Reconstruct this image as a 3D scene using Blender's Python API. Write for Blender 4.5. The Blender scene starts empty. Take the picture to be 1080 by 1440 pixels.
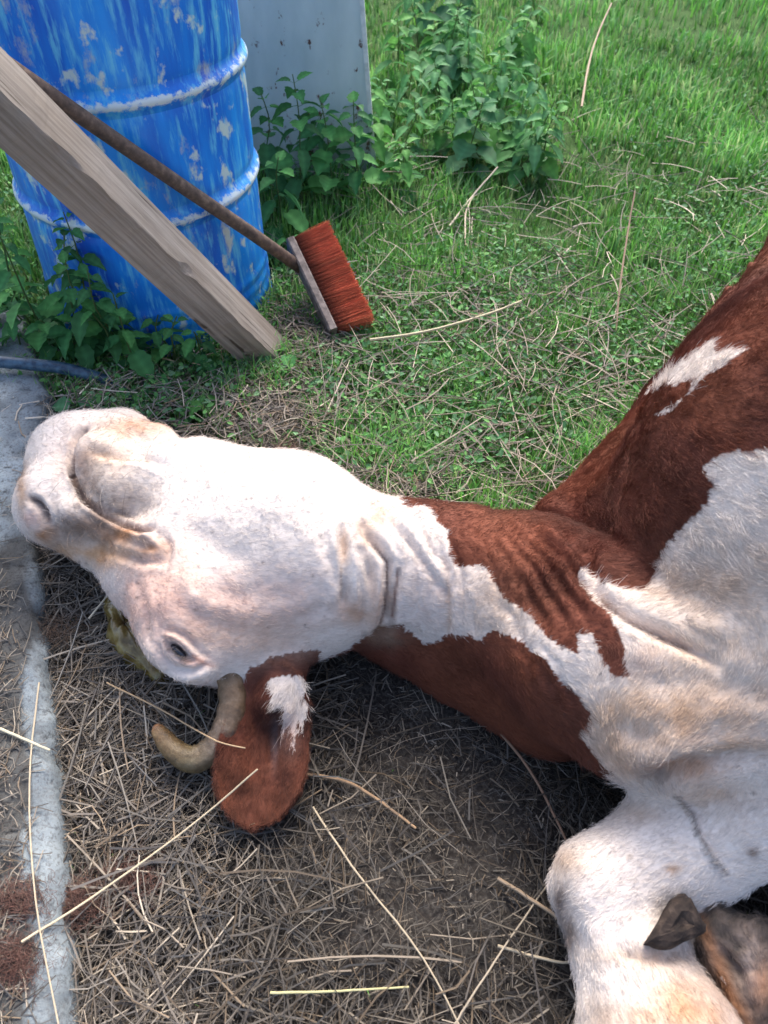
import bpy, math, random
import numpy as np
from mathutils import Vector, Matrix
rng = np.random.default_rng(7); random.seed(7)
R = math.radians
S = bpy.context.scene
C = S.collection
# ------------------------------------------------------------------ camera
H = 1.2; F = 1081.0; TILT = 48.0
cam = bpy.data.objects.new('camera', bpy.data.cameras.new('camera')); C.objects.link(cam)
cam.location = (0, 0, H); cam.rotation_euler = (R(90 - TILT), 0, 0)
cam.data.sensor_fit = 'VERTICAL'; cam.data.sensor_height = 36; cam.data.lens = 36 * F / 1440
cam.data.clip_start = .02; cam.data.clip_end = 500
cam.data.dof.use_dof = True; cam.data.dof.focus_distance = 1.42; cam.data.dof.aperture_fstop = 6.0
S.camera = cam
# ------------------------------------------------------------------ light
W = bpy.data.worlds.new('World'); S.world = W; W.use_nodes = True
nt = W.node_tree; nt.nodes.clear()
sky = nt.nodes.new('ShaderNodeTexSky'); sky.sky_type = 'NISHITA'; sky.sun_disc = False
SUN_EL, SUN_AZ = 50.0, 8.0       # sun high beyond the far side of the yard
sky.sun_elevation = R(SUN_EL); sky.sun_rotation = R(SUN_AZ)
sky.air_density = .8; sky.dust_density = 4.0; sky.ozone_density = .3
bg = nt.nodes.new('ShaderNodeBackground'); bg.inputs[1].default_value = .145
out = nt.nodes.new('ShaderNodeOutputWorld')
nt.links.new(sky.outputs[0], bg.inputs[0]); nt.links.new(bg.outputs[0], out.inputs[0])
sun = bpy.data.objects.new('sun', bpy.data.lights.new('sun', 'SUN')); C.objects.link(sun)
sun.data.energy = 1.45; sun.data.angle = R(30); sun.data.color = (1, .94, .86)
a_, e_ = R(SUN_AZ), R(SUN_EL)
sd = Vector((math.sin(a_) * math.cos(e_), math.cos(a_) * math.cos(e_), math.sin(e_)))
sun.rotation_euler = (-sd).to_track_quat('-Z', 'Y').to_euler()
S.view_settings.view_transform = 'Standard'; S.view_settings.look = 'None'
S.view_settings.gamma = 1; S.view_settings.use_curve_mapping = False
S.view_settings.exposure = 1.5
S.cycles.use_denoising = True
S.render.film_transparent = False

# ------------------------------------------------------------------ maths helpers
cT, sT = math.cos(R(TILT)), math.sin(R(TILT))
def P(px, py, z=0.0):
    """a spot of the photograph as a place in the yard at height z"""
    x = (px - 540) / F; y = (720 - py) / F
    d = np.array([x, cT + y * sT, -sT + y * cT]); t = (H - z) / -d[2]
    return np.array([d[0] * t, d[1] * t, z])
def depth(p): return p[1] * cT - (p[2] - H) * sT
def proj(v):
    v = np.asarray(v); z = v[:, 2] - H
    dep = v[:, 1] * cT - z * sT; up = v[:, 1] * sT + z * cT
    return 540 + F * v[:, 0] / dep, 720 - F * up / dep, dep
def sstep(a, b, x):
    t = np.clip((x - a) / (b - a), 0, 1); return t * t * (3 - 2 * t)
_T = np.random.default_rng(3).random((64, 64, 64)).astype(np.float32)
def vnoise(p):
    p = np.asarray(p, dtype=np.float64); i = np.floor(p).astype(int); f = p - i; f = f * f * (3 - 2 * f)
    r = 0
    for dx in (0, 1):
        wx = f[:, 0] if dx else 1 - f[:, 0]
        for dy in (0, 1):
            wy = f[:, 1] if dy else 1 - f[:, 1]
            for dz in (0, 1):
                wz = f[:, 2] if dz else 1 - f[:, 2]
                r = r + wx * wy * wz * _T[(i[:, 0] + dx) & 63, (i[:, 1] + dy) & 63, (i[:, 2] + dz) & 63]
    return r * 2 - 1
def fbm(p, o=4):
    p = np.asarray(p, dtype=float); a = 0; w = 1
    for k in range(o): a = a + w * vnoise(p * 2 ** k + 17.3 * k); w *= .5
    return a
def inpoly(px, py, poly):
    poly = np.array(poly, float); n = len(poly); ins = np.zeros(len(px), bool); j = n - 1
    for i in range(n):
        xi, yi = poly[i]; xj, yj = poly[j]
        if yi != yj:
            c = ((yi > py) != (yj > py)) & (px < (xj - xi) * (py - yi) / (yj - yi) + xi)
            ins ^= c
        j = i
    return ins
def segdist(px, py, pts):
    """distance to a polyline and the place along it (0..1)"""
    best = np.full(len(px), 1e9); at = np.zeros(len(px)); n = len(pts) - 1
    for i in range(n):
        ax, ay = pts[i]; bx, by = pts[i + 1]; vx, vy = bx - ax, by - ay
        t = np.clip(((px - ax) * vx + (py - ay) * vy) / (vx * vx + vy * vy + 1e-9), 0, 1)
        d = np.hypot(px - ax - t * vx, py - ay - t * vy); m = d < best
        best[m] = d[m]; at[m] = (i + t[m]) / n
    return best, at
def ground_z(x, y):
    x = np.asarray(x, float); y = np.asarray(y, float)
    p = np.stack([x, y, x * 0], -1)
    near = sstep(9, 5, np.hypot(x, y))
    return near * (.010 * fbm(p * 3.1, 3) + .004 * fbm(p * 14, 2)) - .008

# ------------------------------------------------------------------ object helpers
def tag(o, label=None, cat=None, group=None, kind=None):
    if label: o['label'] = label
    if cat: o['category'] = cat
    if group: o['group'] = group
    if kind: o['kind'] = kind
    return o
def empty(name, loc, label, cat, group=None):
    o = bpy.data.objects.new(name, None); C.objects.link(o); o.location = loc; o.empty_display_size = .05
    return tag(o, label, cat, group)
def mesh_np(name, v, f, mat=None, parent=None, col=None, smooth=False, wpos=True):
    """one mesh object; f = list of int arrays (n,k); v given in world space"""
    v = np.asarray(v, dtype=np.float32).reshape(-1, 3)
    fs = [np.asarray(x, dtype=np.int32) for x in (f if isinstance(f, list) else [f])]
    me = bpy.data.meshes.new(name)
    me.vertices.add(len(v)); me.vertices.foreach_set('co', v.ravel())
    li = np.concatenate([x.ravel() for x in fs]); tot = np.concatenate([np.full(len(x), x.shape[1], np.int32) for x in fs])
    st = np.concatenate([[0], np.cumsum(tot)[:-1]]).astype(np.int32)
    me.loops.add(len(li)); me.loops.foreach_set('vertex_index', li)
    me.polygons.add(len(tot)); me.polygons.foreach_set('loop_start', st)
    me.polygons.foreach_set('use_smooth', np.full(len(tot), smooth))
    if col is not None:
        a = me.color_attributes.new('Col', 'FLOAT_COLOR', 'POINT')
        c = np.ones((len(v), 4), np.float32); c[:, :3] = col; a.data.foreach_set('color', c.ravel())
    me.update(calc_edges=True); me.validate()
    if mat: me.materials.append(mat)
    o = bpy.data.objects.new(name, me); C.objects.link(o)
    if parent is not None:
        o.parent = parent
        if wpos: me.transform(Matrix.Translation(-Vector(parent.location)))
    return o
def tube(pts, rad, n=10, cap=True):
    pts = np.array(pts, float); k = len(pts); rad = np.full(k, rad) if np.isscalar(rad) else np.array(rad)
    T = np.gradient(pts, axis=0); T /= np.linalg.norm(T, axis=1)[:, None]
    u = np.cross(T[0], [0, 0, 1.]);
    if np.linalg.norm(u) < .1: u = np.cross(T[0], [0, 1., 0])
    vs = []
    for i in range(k):
        u = u - T[i] * u.dot(T[i]); u /= np.linalg.norm(u); w = np.cross(T[i], u)
        a = np.linspace(0, 2 * np.pi, n, endpoint=False)
        vs.append(pts[i] + rad[i] * (np.cos(a)[:, None] * u + np.sin(a)[:, None] * w))
    v = np.concatenate(vs); f = []
    for i in range(k - 1):
        for j in range(n):
            f.append([i * n + j, i * n + (j + 1) % n, (i + 1) * n + (j + 1) % n, (i + 1) * n + j])
    fs = [np.array(f)]
    if cap:
        v = np.concatenate([v, [pts[0], pts[-1]]]); b = k * n
        fs.append(np.array([[b, (j + 1) % n, j] for j in range(n)] + [[b + 1, (k - 1) * n + j, (k - 1) * n + (j + 1) % n] for j in range(n)]))
    return v, fs
def spline(pts, n):
    pts = np.array(pts, float); k = len(pts); t = np.linspace(0, k - 1, n); o = []
    for q in t:
        i = min(int(q), k - 2); f = q - i
        p0, p1, p2, p3 = pts[max(i - 1, 0)], pts[i], pts[i + 1], pts[min(i + 2, k - 1)]
        o.append(.5 * ((2 * p1) + (p2 - p0) * f + (2 * p0 - 5 * p1 + 4 * p2 - p3) * f * f + (3 * p1 - p0 - 3 * p2 + p3) * f ** 3))
    return np.array(o)

# ------------------------------------------------------------------ materials
class M:
    def __init__(s, name, rough=.7, base=(.5, .5, .5), spec=.3):
        s.m = bpy.data.materials.new(name); s.m.use_nodes = True; s.t = s.m.node_tree
        s.b = s.t.nodes['Principled BSDF']; s.b.inputs['Roughness'].default_value = rough
        s.b.inputs['Base Color'].default_value = (*base, 1); s.b.inputs['Specular IOR Level'].default_value = spec
        s.o = s.t.nodes['Material Output']
    def n(s, typ, **k):
        x = s.t.nodes.new('ShaderNode' + typ)
        for a, b in k.items():
            if a in x.inputs: x.inputs[a].default_value = b
            else: setattr(x, a, b)
        return x
    def l(s, a, b): s.t.links.new(a, b)
    def attr(s, name='Col'): return s.n('Attribute', attribute_name=name).outputs['Color']
    def coord(s, scale=(1, 1, 1), rot=(0, 0, 0)):
        c = s.n('TexCoord'); m = s.n('Mapping'); m.inputs['Scale'].default_value = scale; m.inputs['Rotation'].default_value = rot
        s.l(c.outputs['Object'], m.inputs[0]); return m.outputs[0]
    def noise(s, scale, detail=4, co=None, rough=.55):
        x = s.n('TexNoise', Scale=scale, Detail=detail, Roughness=rough)
        s.l(co if co is not None else s.coord(), x.inputs['Vector']); return x.outputs['Fac']
    def ramp(s, fac, stops):
        r = s.n('ValToRGB'); cr = r.color_ramp
        while len(cr.elements) < len(stops): cr.elements.new(.5)
        for e, (p, c) in zip(cr.elements, stops):
            e.position = p; e.color = (*c, 1) if len(c) == 3 else c
        s.l(fac, r.inputs[0]); return r.outputs[0]
    def mix(s, fac, a, b, mode='MIX'):
        x = s.n('Mix', data_type='RGBA', blend_type=mode)
        for src, i in ((fac, 0), (a, 6), (b, 7)):
            if hasattr(src, 'node') or isinstance(src, bpy.types.NodeSocket): s.l(src, x.inputs[i])
            else: x.inputs[i].default_value = src if i == 0 else (*src, 1)
        return x.outputs[2]
    def color(s, c): s.l(c, s.b.inputs['Base Color']); return s
    def bump(s, h, st=.3, d=.002):
        b = s.n('Bump', Strength=st, Distance=d); s.l(h, b.inputs['Height']); s.l(b.outputs[0], s.b.inputs['Normal']); return s
    def translucent(s, c, f=.3):
        t = s.n('BsdfTranslucent'); s.l(c, t.inputs[0]); x = s.n('MixShader'); x.inputs[0].default_value = f
        s.l(s.b.outputs[0], x.inputs[1]); s.l(t.outputs[0], x.inputs[2]); s.l(x.outputs[0], s.o.inputs[0]); return s

def g3(v): return (v, v, v)
soil = M('soil', .95, spec=.1)
_n = soil.noise(9, 6); _n2 = soil.noise(160, 5)
_c = soil.mix(soil.ramp(_n, [(.35, g3(0)), (.65, g3(1))]), (.026, .023, .022), (.052, .046, .041))
_c = soil.mix(soil.ramp(_n2, [(.45, g3(0)), (.7, g3(1))]), _c, (.095, .087, .078))
soil.color(soil.mix(1.0, _c, soil.attr(), 'MULTIPLY')); soil.bump(soil.noise(120, 8, rough=.7), .9, .006)

strawm = M('straw', .6, spec=.3); strawm.color(strawm.mix(strawm.noise(180, 3), (.8, .8, .8), (1.15, 1.15, 1.15)))
_c = strawm.mix(1.0, strawm.mix(strawm.noise(90, 3), (.75, .75, .75), (1.15, 1.12, 1.1)), strawm.attr(), 'MULTIPLY'); strawm.color(_c)
leafm = M('leaf', .62, spec=.16); _c = leafm.mix(1.0, leafm.mix(leafm.noise(60, 3), (.75, .8, .75), (1.2, 1.15, 1.1)), leafm.attr(), 'MULTIPLY')
leafm.color(_c); leafm.translucent(_c, .3)
grassm = M('grass_blade', .5, spec=.35); _c = grassm.attr(); grassm.color(_c); grassm.translucent(_c, .35)

conc = M('concrete', .9, spec=.15)
_v = conc.n('TexVoronoi', Scale=95.0); conc.l(conc.coord(), _v.inputs['Vector'])
_h = conc.noise(45, 8, rough=.75)
_c = conc.mix(conc.ramp(conc.noise(12, 5), [(.3, g3(0)), (.7, g3(1))]), (.17, .20, .22), (.31, .36, .385))
_c = conc.mix(conc.ramp(_h, [(.36, g3(1)), (.46, g3(0))]), _c, (.09, .10, .11))
_c = conc.mix(conc.ramp(conc.noise(210, 4), [(.35, g3(.8)), (.5, g3(0))]), _c, (.14, .15, .16))
conc.color(conc.mix(1.0, _c, conc.attr(), 'MULTIPLY')); conc.bump(_h, .8, .006)

paint = M('blue_paint', .42, spec=.45)
_st = paint.coord((9, 9, 1.3)); _pt = paint.coord((14, 14, 10)); _fx = paint.coord((55, 55, 9))
_big = paint.noise(1.0, 5, _st, .6)
_c = paint.mix(paint.ramp(_big, [(.35, g3(0)), (.62, g3(1))]), (.001, .06, .50), (.006, .27, .80))
_c = paint.mix(paint.ramp(paint.noise(1.0, 6, _fx, .65), [(.50, g3(0)), (.66, g3(.75))]), _c, (.14, .55, .78))
_c = paint.mix(paint.ramp(paint.noise(1.0, 5, _pt, .6), [(.585, g3(0)), (.635, g3(.9))]), _c, (.52, .62, .58))
_w = paint.n('SeparateXYZ'); paint.l(paint.coord(), _w.inputs[0])
_mp = paint.n('MapRange'); _mp.inputs[1].default_value = -.02; _mp.inputs[2].default_value = -.24; paint.l(_w.outputs[0], _mp.inputs[0])
_mz = paint.n('MapRange'); _mz.inputs[1].default_value = .40; _mz.inputs[2].default_value = .70; paint.l(_w.outputs[2], _mz.inputs[0])
_mm = paint.n('Math', operation='MULTIPLY'); paint.l(_mp.outputs[0], _mm.inputs[0]); paint.l(_mz.outputs[0], _mm.inputs[1])
_ad = paint.n('Math', operation='MULTIPLY_ADD'); paint.l(_mm.outputs[0], _ad.inputs[0]); _ad.inputs[1].default_value = .38; paint.l(paint.noise(1.0, 7, paint.coord((16, 16, 9)), .7), _ad.inputs[2])
_c = paint.mix(paint.ramp(_ad.outputs[0], [(.60, g3(0)), (.74, g3(.9))]), _c, (.46, .47, .44))
# whitish scuffs gather where the drum bulges: vertex colour R carries the wear
_sw = paint.n('SeparateColor'); paint.l(paint.attr(), _sw.inputs[0])
_ad = paint.n('Math', operation='MULTIPLY_ADD'); paint.l(_sw.outputs[0], _ad.inputs[0]); _ad.inputs[1].default_value = .33; paint.l(paint.noise(1.0, 6, paint.coord((30, 38, 38)), .75), _ad.inputs[2])
_c = paint.mix(paint.ramp(_ad.outputs[0], [(.70, g3(0)), (.80, g3(.92))]), _c, (.60, .68, .68))
paint.color(_c); paint.bump(_ad.outputs[0], .25, .003)

wood = M('weathered_wood', .85, spec=.15)
_g = wood.noise(1.0, 7, wood.coord((90, 90, 4)), .65); _g2 = wood.noise(1.0, 4, wood.coord((7, 7, 2)))
_c = wood.mix(wood.ramp(_g, [(.3, g3(0)), (.65, g3(1))]), (.16, .135, .115), (.40, .36, .32))
_c = wood.mix(wood.ramp(_g2, [(.35, g3(.5)), (.65, g3(0))]), _c, (.17, .13, .095))
_c = wood.mix(wood.ramp(wood.noise(1.0, 3, wood.coord((120, 14, 3)), .6), [(.64, g3(0)), (.69, g3(.85))]), _c, (.05, .035, .025))
wood.color(_c); wood.bump(_g, .35, .003)
rodm = M('rusty_rod', .7, spec=.3); _r = rodm.noise(70, 6)
rodm.color(rodm.ramp(_r, [(.3, (.06, .045, .04)), (.55, (.13, .09, .07)), (.75, (.22, .16, .12))])); rodm.bump(_r, .5, .002)
bristle = M('bristle', .6, spec=.3)
bristle.color(bristle.mix(1.0, bristle.mix(bristle.noise(150, 3), (.7, .7, .7), (1.2, 1.2, 1.2)), bristle.attr(), 'MULTIPLY'))
plastb = M('broom_block', .7, spec=.3); plastb.color(plastb.ramp(plastb.noise(60, 5), [(.35, (.10, .085, .08)), (.7, (.26, .22, .20))]))
sheet = M('painted_sheet', .5, spec=.4)
_n = sheet.noise(1.0, 5, sheet.coord((10, 10, 4)))
_c = sheet.mix(sheet.ramp(_n, [(.3, g3(0)), (.7, g3(1))]), (.40, .49, .48), (.56, .64, .62))
_w = sheet.n('SeparateXYZ'); sheet.l(sheet.coord(), _w.inputs[0])
_mz = sheet.n('MapRange'); _mz.inputs[1].default_value = .38; _mz.inputs[2].default_value = .02; sheet.l(_w.outputs[2], _mz.inputs[0])
_ad = sheet.n('Math', operation='MULTIPLY_ADD'); sheet.l(_mz.outputs[0], _ad.inputs[0]); _ad.inputs[1].default_value = .10; sheet.l(sheet.noise(1.0, 7, sheet.coord((24, 24, 18)), .65), _ad.inputs[2])
_c = sheet.mix(sheet.ramp(_ad.outputs[0], [(.63, g3(0)), (.68, g3(1))]), _c, (.10, .04, .025))
_md = sheet.n('MapRange'); _md.inputs[1].default_value = .30; _md.inputs[2].default_value = .0; _md.inputs[4].default_value = .55; sheet.l(_w.outputs[2], _md.inputs[0])
_dd = sheet.n('Math', operation='MULTIPLY'); sheet.l(_md.outputs[0], _dd.inputs[0]); sheet.l(sheet.noise(1.0, 6, sheet.coord((9, 9, 14)), .7), _dd.inputs[1])
_c = sheet.mix(_dd.outputs[0], _c, (.16, .13, .09))
sheet.color(_c)
edge = M('pale_edge', .6); edge.color(edge.ramp(edge.noise(40, 4), [(.35, (.5, .53, .5)), (.6, (.68, .70, .66))]))
hosem = M('hose', .38, (.012, .03, .06), .5); hosem.color(hosem.ramp(hosem.noise(60, 4), [(.4, (.012, .035, .07)), (.7, (.06, .13, .20))]))
hornm = M('horn', .36, spec=.5); hornm.color(hornm.mix(1.0, hornm.ramp(hornm.noise(1.0, 6, hornm.coord((34, 60, 34)), .65), [(.32, (.35, .33, .32)), (.48, (.9, .8, .65)), (.62, (1.3, 1.25, 1.15)), (.72, (2.0, 2.0, 1.9))]), hornm.attr(), 'MULTIPLY')); hornm.bump(hornm.noise(1.0, 7, hornm.coord((110, 60, 110)), .7), .9, .003)
eyem = M('eyeball', .05, (.008, .008, .016), .7)
hoofm = M('hoof', .75, spec=.25); _n = hoofm.noise(55, 6); hoofm.color(hoofm.ramp(_n, [(.35, (.014, .010, .009)), (.55, (.04, .028, .022)), (.7, (.10, .072, .055))])); hoofm.bump(_n, .6, .004)
bilem = M('bile', .12, spec=.6); _n = bilem.noise(35, 5)
bilem.color(bilem.ramp(_n, [(.3, (.045, .026, .008)), (.5, (.15, .105, .028)), (.7, (.30, .24, .10))])); bilem.bump(bilem.noise(70, 4), .6, .004)
bilem.b.inputs['Subsurface Weight'].default_value = .3; bilem.b.inputs['Subsurface Radius'].default_value = (.01, .006, .002)
hide = M('hide', .75, spec=.2)
_hn = hide.noise(1.0, 6, hide.coord((60, 220, 220)), .7)
_c = hide.mix(1.0, hide.mix(hide.ramp(_hn, [(.3, g3(0)), (.7, g3(1))]), (.80, .78, .77), (1.08, 1.07, 1.06)), hide.attr(), 'MULTIPLY'); hide.color(_c); hide.bump(_hn, .35, .002)
hairm = M('hair', .6, spec=.25); hairm.color(hairm.attr())
tuftm = M('tuft_hair', .6, spec=.25); tuftm.color(tuftm.attr())

# ------------------------------------------------------------------ ground
def axis(a, b, fine, far_a, far_b, growth=1.25):
    c = list(np.arange(a, b, fine)); s = fine; x = c[-1]
    while x < far_b: s *= growth; x += s; c.append(x)
    s = fine; x = a; lo = []
    while x > far_a: s *= growth; x -= s; lo.append(x)
    return np.array(lo[::-1] + c)
gx = axis(-1.6, 2.6, .022, -80, 80); gy = axis(-.1, 5.0, .022, -60, 150)
X, Y = np.meshgrid(gx, gy, indexing='ij')
V = np.stack([X.ravel(), Y.ravel(), ground_z(X.ravel(), Y.ravel())], -1)
nx, ny = len(gx), len(gy); I = np.arange(nx * ny).reshape(nx, ny)
Q = np.stack([I[:-1, :-1], I[1:, :-1], I[1:, 1:], I[:-1, 1:]], -1).reshape(-1, 4)
HAY_EDGE = [P(*q)[:2] for q in [(-300, 560), (60, 575), (240, 615), (420, 670), (560, 715), (760, 790), (1400, 900)]]
HE = np.array(HAY_EDGE)
def greenness(x, y):
    """0 on the trodden straw, 1 in the grass"""
    e = np.interp(x, HE[:, 0], HE[:, 1])
    w = fbm(np.stack([x * 5, y * 5, x * 0 + 3], -1), 3) * .06
    return sstep(-.03, .10, y - e + w)
gr = greenness(V[:, 0], V[:, 1])
colg = (1 - gr)[:, None] * np.array([1.0, 1.0, 1.0]) + gr[:, None] * np.array([1.0, 2.2, .8])
far = sstep(6, 12, np.hypot(V[:, 0], V[:, 1]))[:, None]
colg = colg * (1 - far) + far * np.array([.7, 1.9, .4])
tag(mesh_np('ground', V, Q, soil.m, col=colg, smooth=True), 'dark trodden soil running into green grass', kind='structure')

# ------------------------------------------------------------------ concrete kerb along the left
zk = .045
edge_px = [(28, 425), (44, 470), (52, 505), (66, 545), (60, 600), (48, 680), (44, 760), (52, 850), (60, 940), (68, 1040), (72, 1140), (80, 1240), (84, 1340), (80, 1440), (84, 1600)]
ep = np.array([P(a, b, zk)[:2] for a, b in edge_px]); ep = ep[np.argsort(-ep[:, 1])]
ys = np.linspace(ep[0, 1], ep[-1, 1], 260); ex = np.interp(ys, ep[::-1, 1], ep[::-1, 0])
ex += .004 * fbm(np.stack([ys * 20, ys * 0, ys * 0], -1), 4)
prof = [(-.9, -.0), (-.5, .0), (-.3, .0), (-.2, 0), (-.15, 0), (-.12, 0), (-.10, 0), (-.085, 0), (-.07, 0), (-.058, 0), (-.046, 0), (-.036, 0), (-.027, .0), (-.018, -.001), (-.010, -.004), (-.003, -.010), (.002, -.02), (.006, -.035), (.010, -.06), (.012, -.09)]
V = []; 
for y, x in zip(ys, ex):
    for dx, dz in prof: V.append((x + dx, y, zk + dz))
V = np.array(V); k = len(prof); n = len(ys)
V[:, 2] += .0045 * fbm(V * [28, 28, 28], 5) ; V[:, 0] += .006 * fbm(V * 30 + 9, 4) * sstep(-.1, -.01, V[:, 0] - np.repeat(ex, k))
# broken shallow dip along the middle where chaff gathers
I = np.arange(n * k).reshape(n, k); Q = np.stack([I[:-1, :-1], I[:-1, 1:], I[1:, 1:], I[1:, :-1]], -1).reshape(-1, 4)
px_, py_, _ = proj(V)
back = np.arange(k); fr = [I[0, j] for j in range(k)]
dirt = sstep(.0, .5, .6 * fbm(V * [14, 9, 9] + 4, 3) - .1 + 1.0 * sstep(700, 900, py_) * sstep(46, 26, px_ + 8 * np.sin(py_ / 37)))
colk = np.ones((len(V), 3)) * (1 - dirt[:, None] * .85) + dirt[:, None] * .85 * np.array([.30, .24, .20])
kerb = mesh_np('concrete_kerb', V, Q, conc.m, col=colk, smooth=True)
bk = V[I[0]]; vb = np.concatenate([bk, bk * [1, 1, 0] + [0, 0, -.05]]);
mesh_np('kerb_end', vb, np.array([[j, j + k, j + k + 1, j + 1] for j in range(k - 1)]), conc.m, parent=kerb, col=np.ones(3))
tag(kerb, 'rough grey concrete kerb with broken edge along the left', kind='structure')

# ------------------------------------------------------------------ blue drum
BC = np.array([-.615, 1.925, 0]); BR = .292
drum = empty('blue_drum', BC + [0, 0, ground_z([BC[0]], [BC[1]])[0]], 'blue metal drum with chalky white scuffs standing behind the beam', 'drum')
hoops = (.355, .61)
zs = np.concatenate([np.arange(.0, .88, .008), [.88]])
prof = []
for z in zs:
    r = BR + .002 * math.sin(z * 9)
    for h in hoops: r += .011 * math.exp(-((z - h) / .012) ** 2) - .003 * math.exp(-((z - h + .026) / .010) ** 2) - .003 * math.exp(-((z - h - .026) / .01) ** 2)
    for h in (.055, .09, .125): r += .004 * math.exp(-((z - h) / .010) ** 2)
    if z < .02: r += .006
    if z > .865: r += .006
    prof.append((r, z))
NA = 160; ang = np.linspace(0, 2 * np.pi, NA, endpoint=False); V = []; wear = []
for r, z in prof:
    for a in ang:
        dd = .004 * math.sin(a * 3 + z * 7) + .006 * math.exp(-((a - 4.4) / .25) ** 2 - ((z - .25) / .1) ** 2)
        V.append(((r - dd) * math.cos(a), (r - dd) * math.sin(a), z))
        wear.append(max([math.exp(-((z - h) / .015) ** 2) for h in hoops] + [.8 * math.exp(-((z - .88) / .01) ** 2)]))
V = np.array(V); wear = np.array(wear)
I = np.arange(len(prof) * NA).reshape(-1, NA); J = np.roll(I, -1, 1)
Q = np.stack([I[:-1], J[:-1], J[1:], I[1:]], -1).reshape(-1, 4)
def build_band(name, z0, z1):
    rows = [i for i, (r, z) in enumerate(prof) if z0 - 1e-6 <= z <= z1 + 1e-6]
    a, b = rows[0], rows[-1]
    v = V[a * NA:(b + 1) * NA]; w = wear[a * NA:(b + 1) * NA]; q = Q[a * NA:b * NA] - a * NA
    mesh_np(name, v, q, paint.m, parent=drum, col=np.stack([w] * 3, -1), smooth=True, wpos=False)
cuts = [0, .016, .328, .384, .584, .640, .864, .88]
nm = ['rim', 'side', 'hoop', 'side', 'hoop', 'side', 'rim']
for a, b, s in zip(cuts[:-1], cuts[1:], nm): build_band(s, a, b)
v = np.concatenate([[[0, 0, .865]], np.stack([.286 * np.cos(ang), .286 * np.sin(ang), ang * 0 + .865], -1)])
mesh_np('lid', v, np.array([[0, i + 1, (i + 1) % NA + 1] for i in range(NA)]), paint.m, parent=drum, col=np.zeros(3), wpos=False)

# ------------------------------------------------------------------ metal sheet behind
mb = P(530, 250, 0); sh = empty('metal_sheet', mb, 'pale grey painted metal sheet with rust spots standing behind the drum', 'metal sheet')
mt = P(512, 0, .53)
ldir = (mt - mb); ldir /= ldir[2]
def quadbox(p0, p1, z0, z1, th, name, mat, off=0, seg=1):
    vs = []
    for z in np.linspace(z0, z1, seg + 1):
        for x in (p0, p1):
            for t in (0, th): vs.append([x + ldir[0] * z, (ldir[1]) * z + t + off, z])
    fs = []
    for i in range(seg):
        b = i * 4; fs += [[b, b + 2, b + 6, b + 4], [b + 1, b + 5, b + 7, b + 3], [b, b + 4, b + 5, b + 1], [b + 2, b + 3, b + 7, b + 6]]
    e = seg * 4; fs += [[e, e + 2, e + 3, e + 1], [0, 1, 3, 2]]
    return mesh_np(name, np.array(vs), np.array(fs), mat, parent=sh, wpos=False)
quadbox(-1.0, -.014, 0, 1.0, .018, 'panel', sheet.m)
quadbox(-.014, .0, 0, 1.003, .024, 'edge_strip', edge.m, off=-.003)

# ------------------------------------------------------------------ timber beam
b0 = P(408, 522, -.02); b1 = P(0, 126, .745); bd = (b1 - b0); L1 = np.linalg.norm(bd); bd /= L1
mid = (b0 + b1) / 2; vd = mid - np.array([0, 0, H]); vd /= np.linalg.norm(vd)
nn = np.cross(vd, bd); nn /= np.linalg.norm(nn)
if nn[0] < 0: nn = -nn             # towards the upper edge of the beam in the picture
aw = np.cross(bd, nn); aw = aw if aw.dot(vd) > 0 else -aw
al = R(52); w1 = math.cos(al) * nn + math.sin(al) * aw; w2 = -math.sin(al) * nn + math.cos(al) * aw
def beam_profile(sec, t):
    j = .0035 * math.sin(t * 21) + .003 * math.sin(t * 47 + 1)
    nick = .012 * math.exp(-((t - .42) / .02) ** 2) + .008 * math.exp(-((t - .75) / .03) ** 2)
    a, b = .084, .090
    return [(.004 + j + nick, .001), (a * .5, -.001), (a - .003, .0), (a, .004), (a, b * .5), (a, b), (a * .5, b), (0, b), (0, b * .5), (0, .004 - j + nick), (.0015 + nick * .5, .0015 + nick * .5)]
V = []; ns = 120; LB = L1 * 1.32
for i in range(ns):
    t = i / (ns - 1) * LB
    for a, b in beam_profile(0, t): V.append(a * w1 + b * w2 + bd * t)
V = np.array(V); 
V += (.0012 * fbm(V * 60, 3))[:, None] * aw
k = 11; I = np.arange(ns * k).reshape(ns, k); J = np.roll(I, -1, 1); Q = np.stack([I[:-1], I[1:], J[1:], J[:-1]], -1).reshape(-1, 4)
beam = bpy.data.objects.new('timber_beam', None)
# align local z with the grain
Mx = Matrix(((w1[0], w2[0], bd[0]), (w1[1], w2[1], bd[1]), (w1[2], w2[2], bd[2])))
Bm = np.array(Mx); Vl = V @ Bm
me = bpy.data.meshes.new('timber_beam'); me.from_pydata(Vl.tolist(), [], Q.tolist() + [list(range(k))[::-1], [int(x) for x in I[-1]]]); me.materials.append(wood.m)
beam = bpy.data.objects.new('timber_beam', me); C.objects.link(beam)
beam.matrix_world = Matrix.Translation(Vector(b0)) @ Mx.to_4x4()
tag(beam, 'weathered square timber beam leaning up across the blue drum', 'beam')

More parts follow.
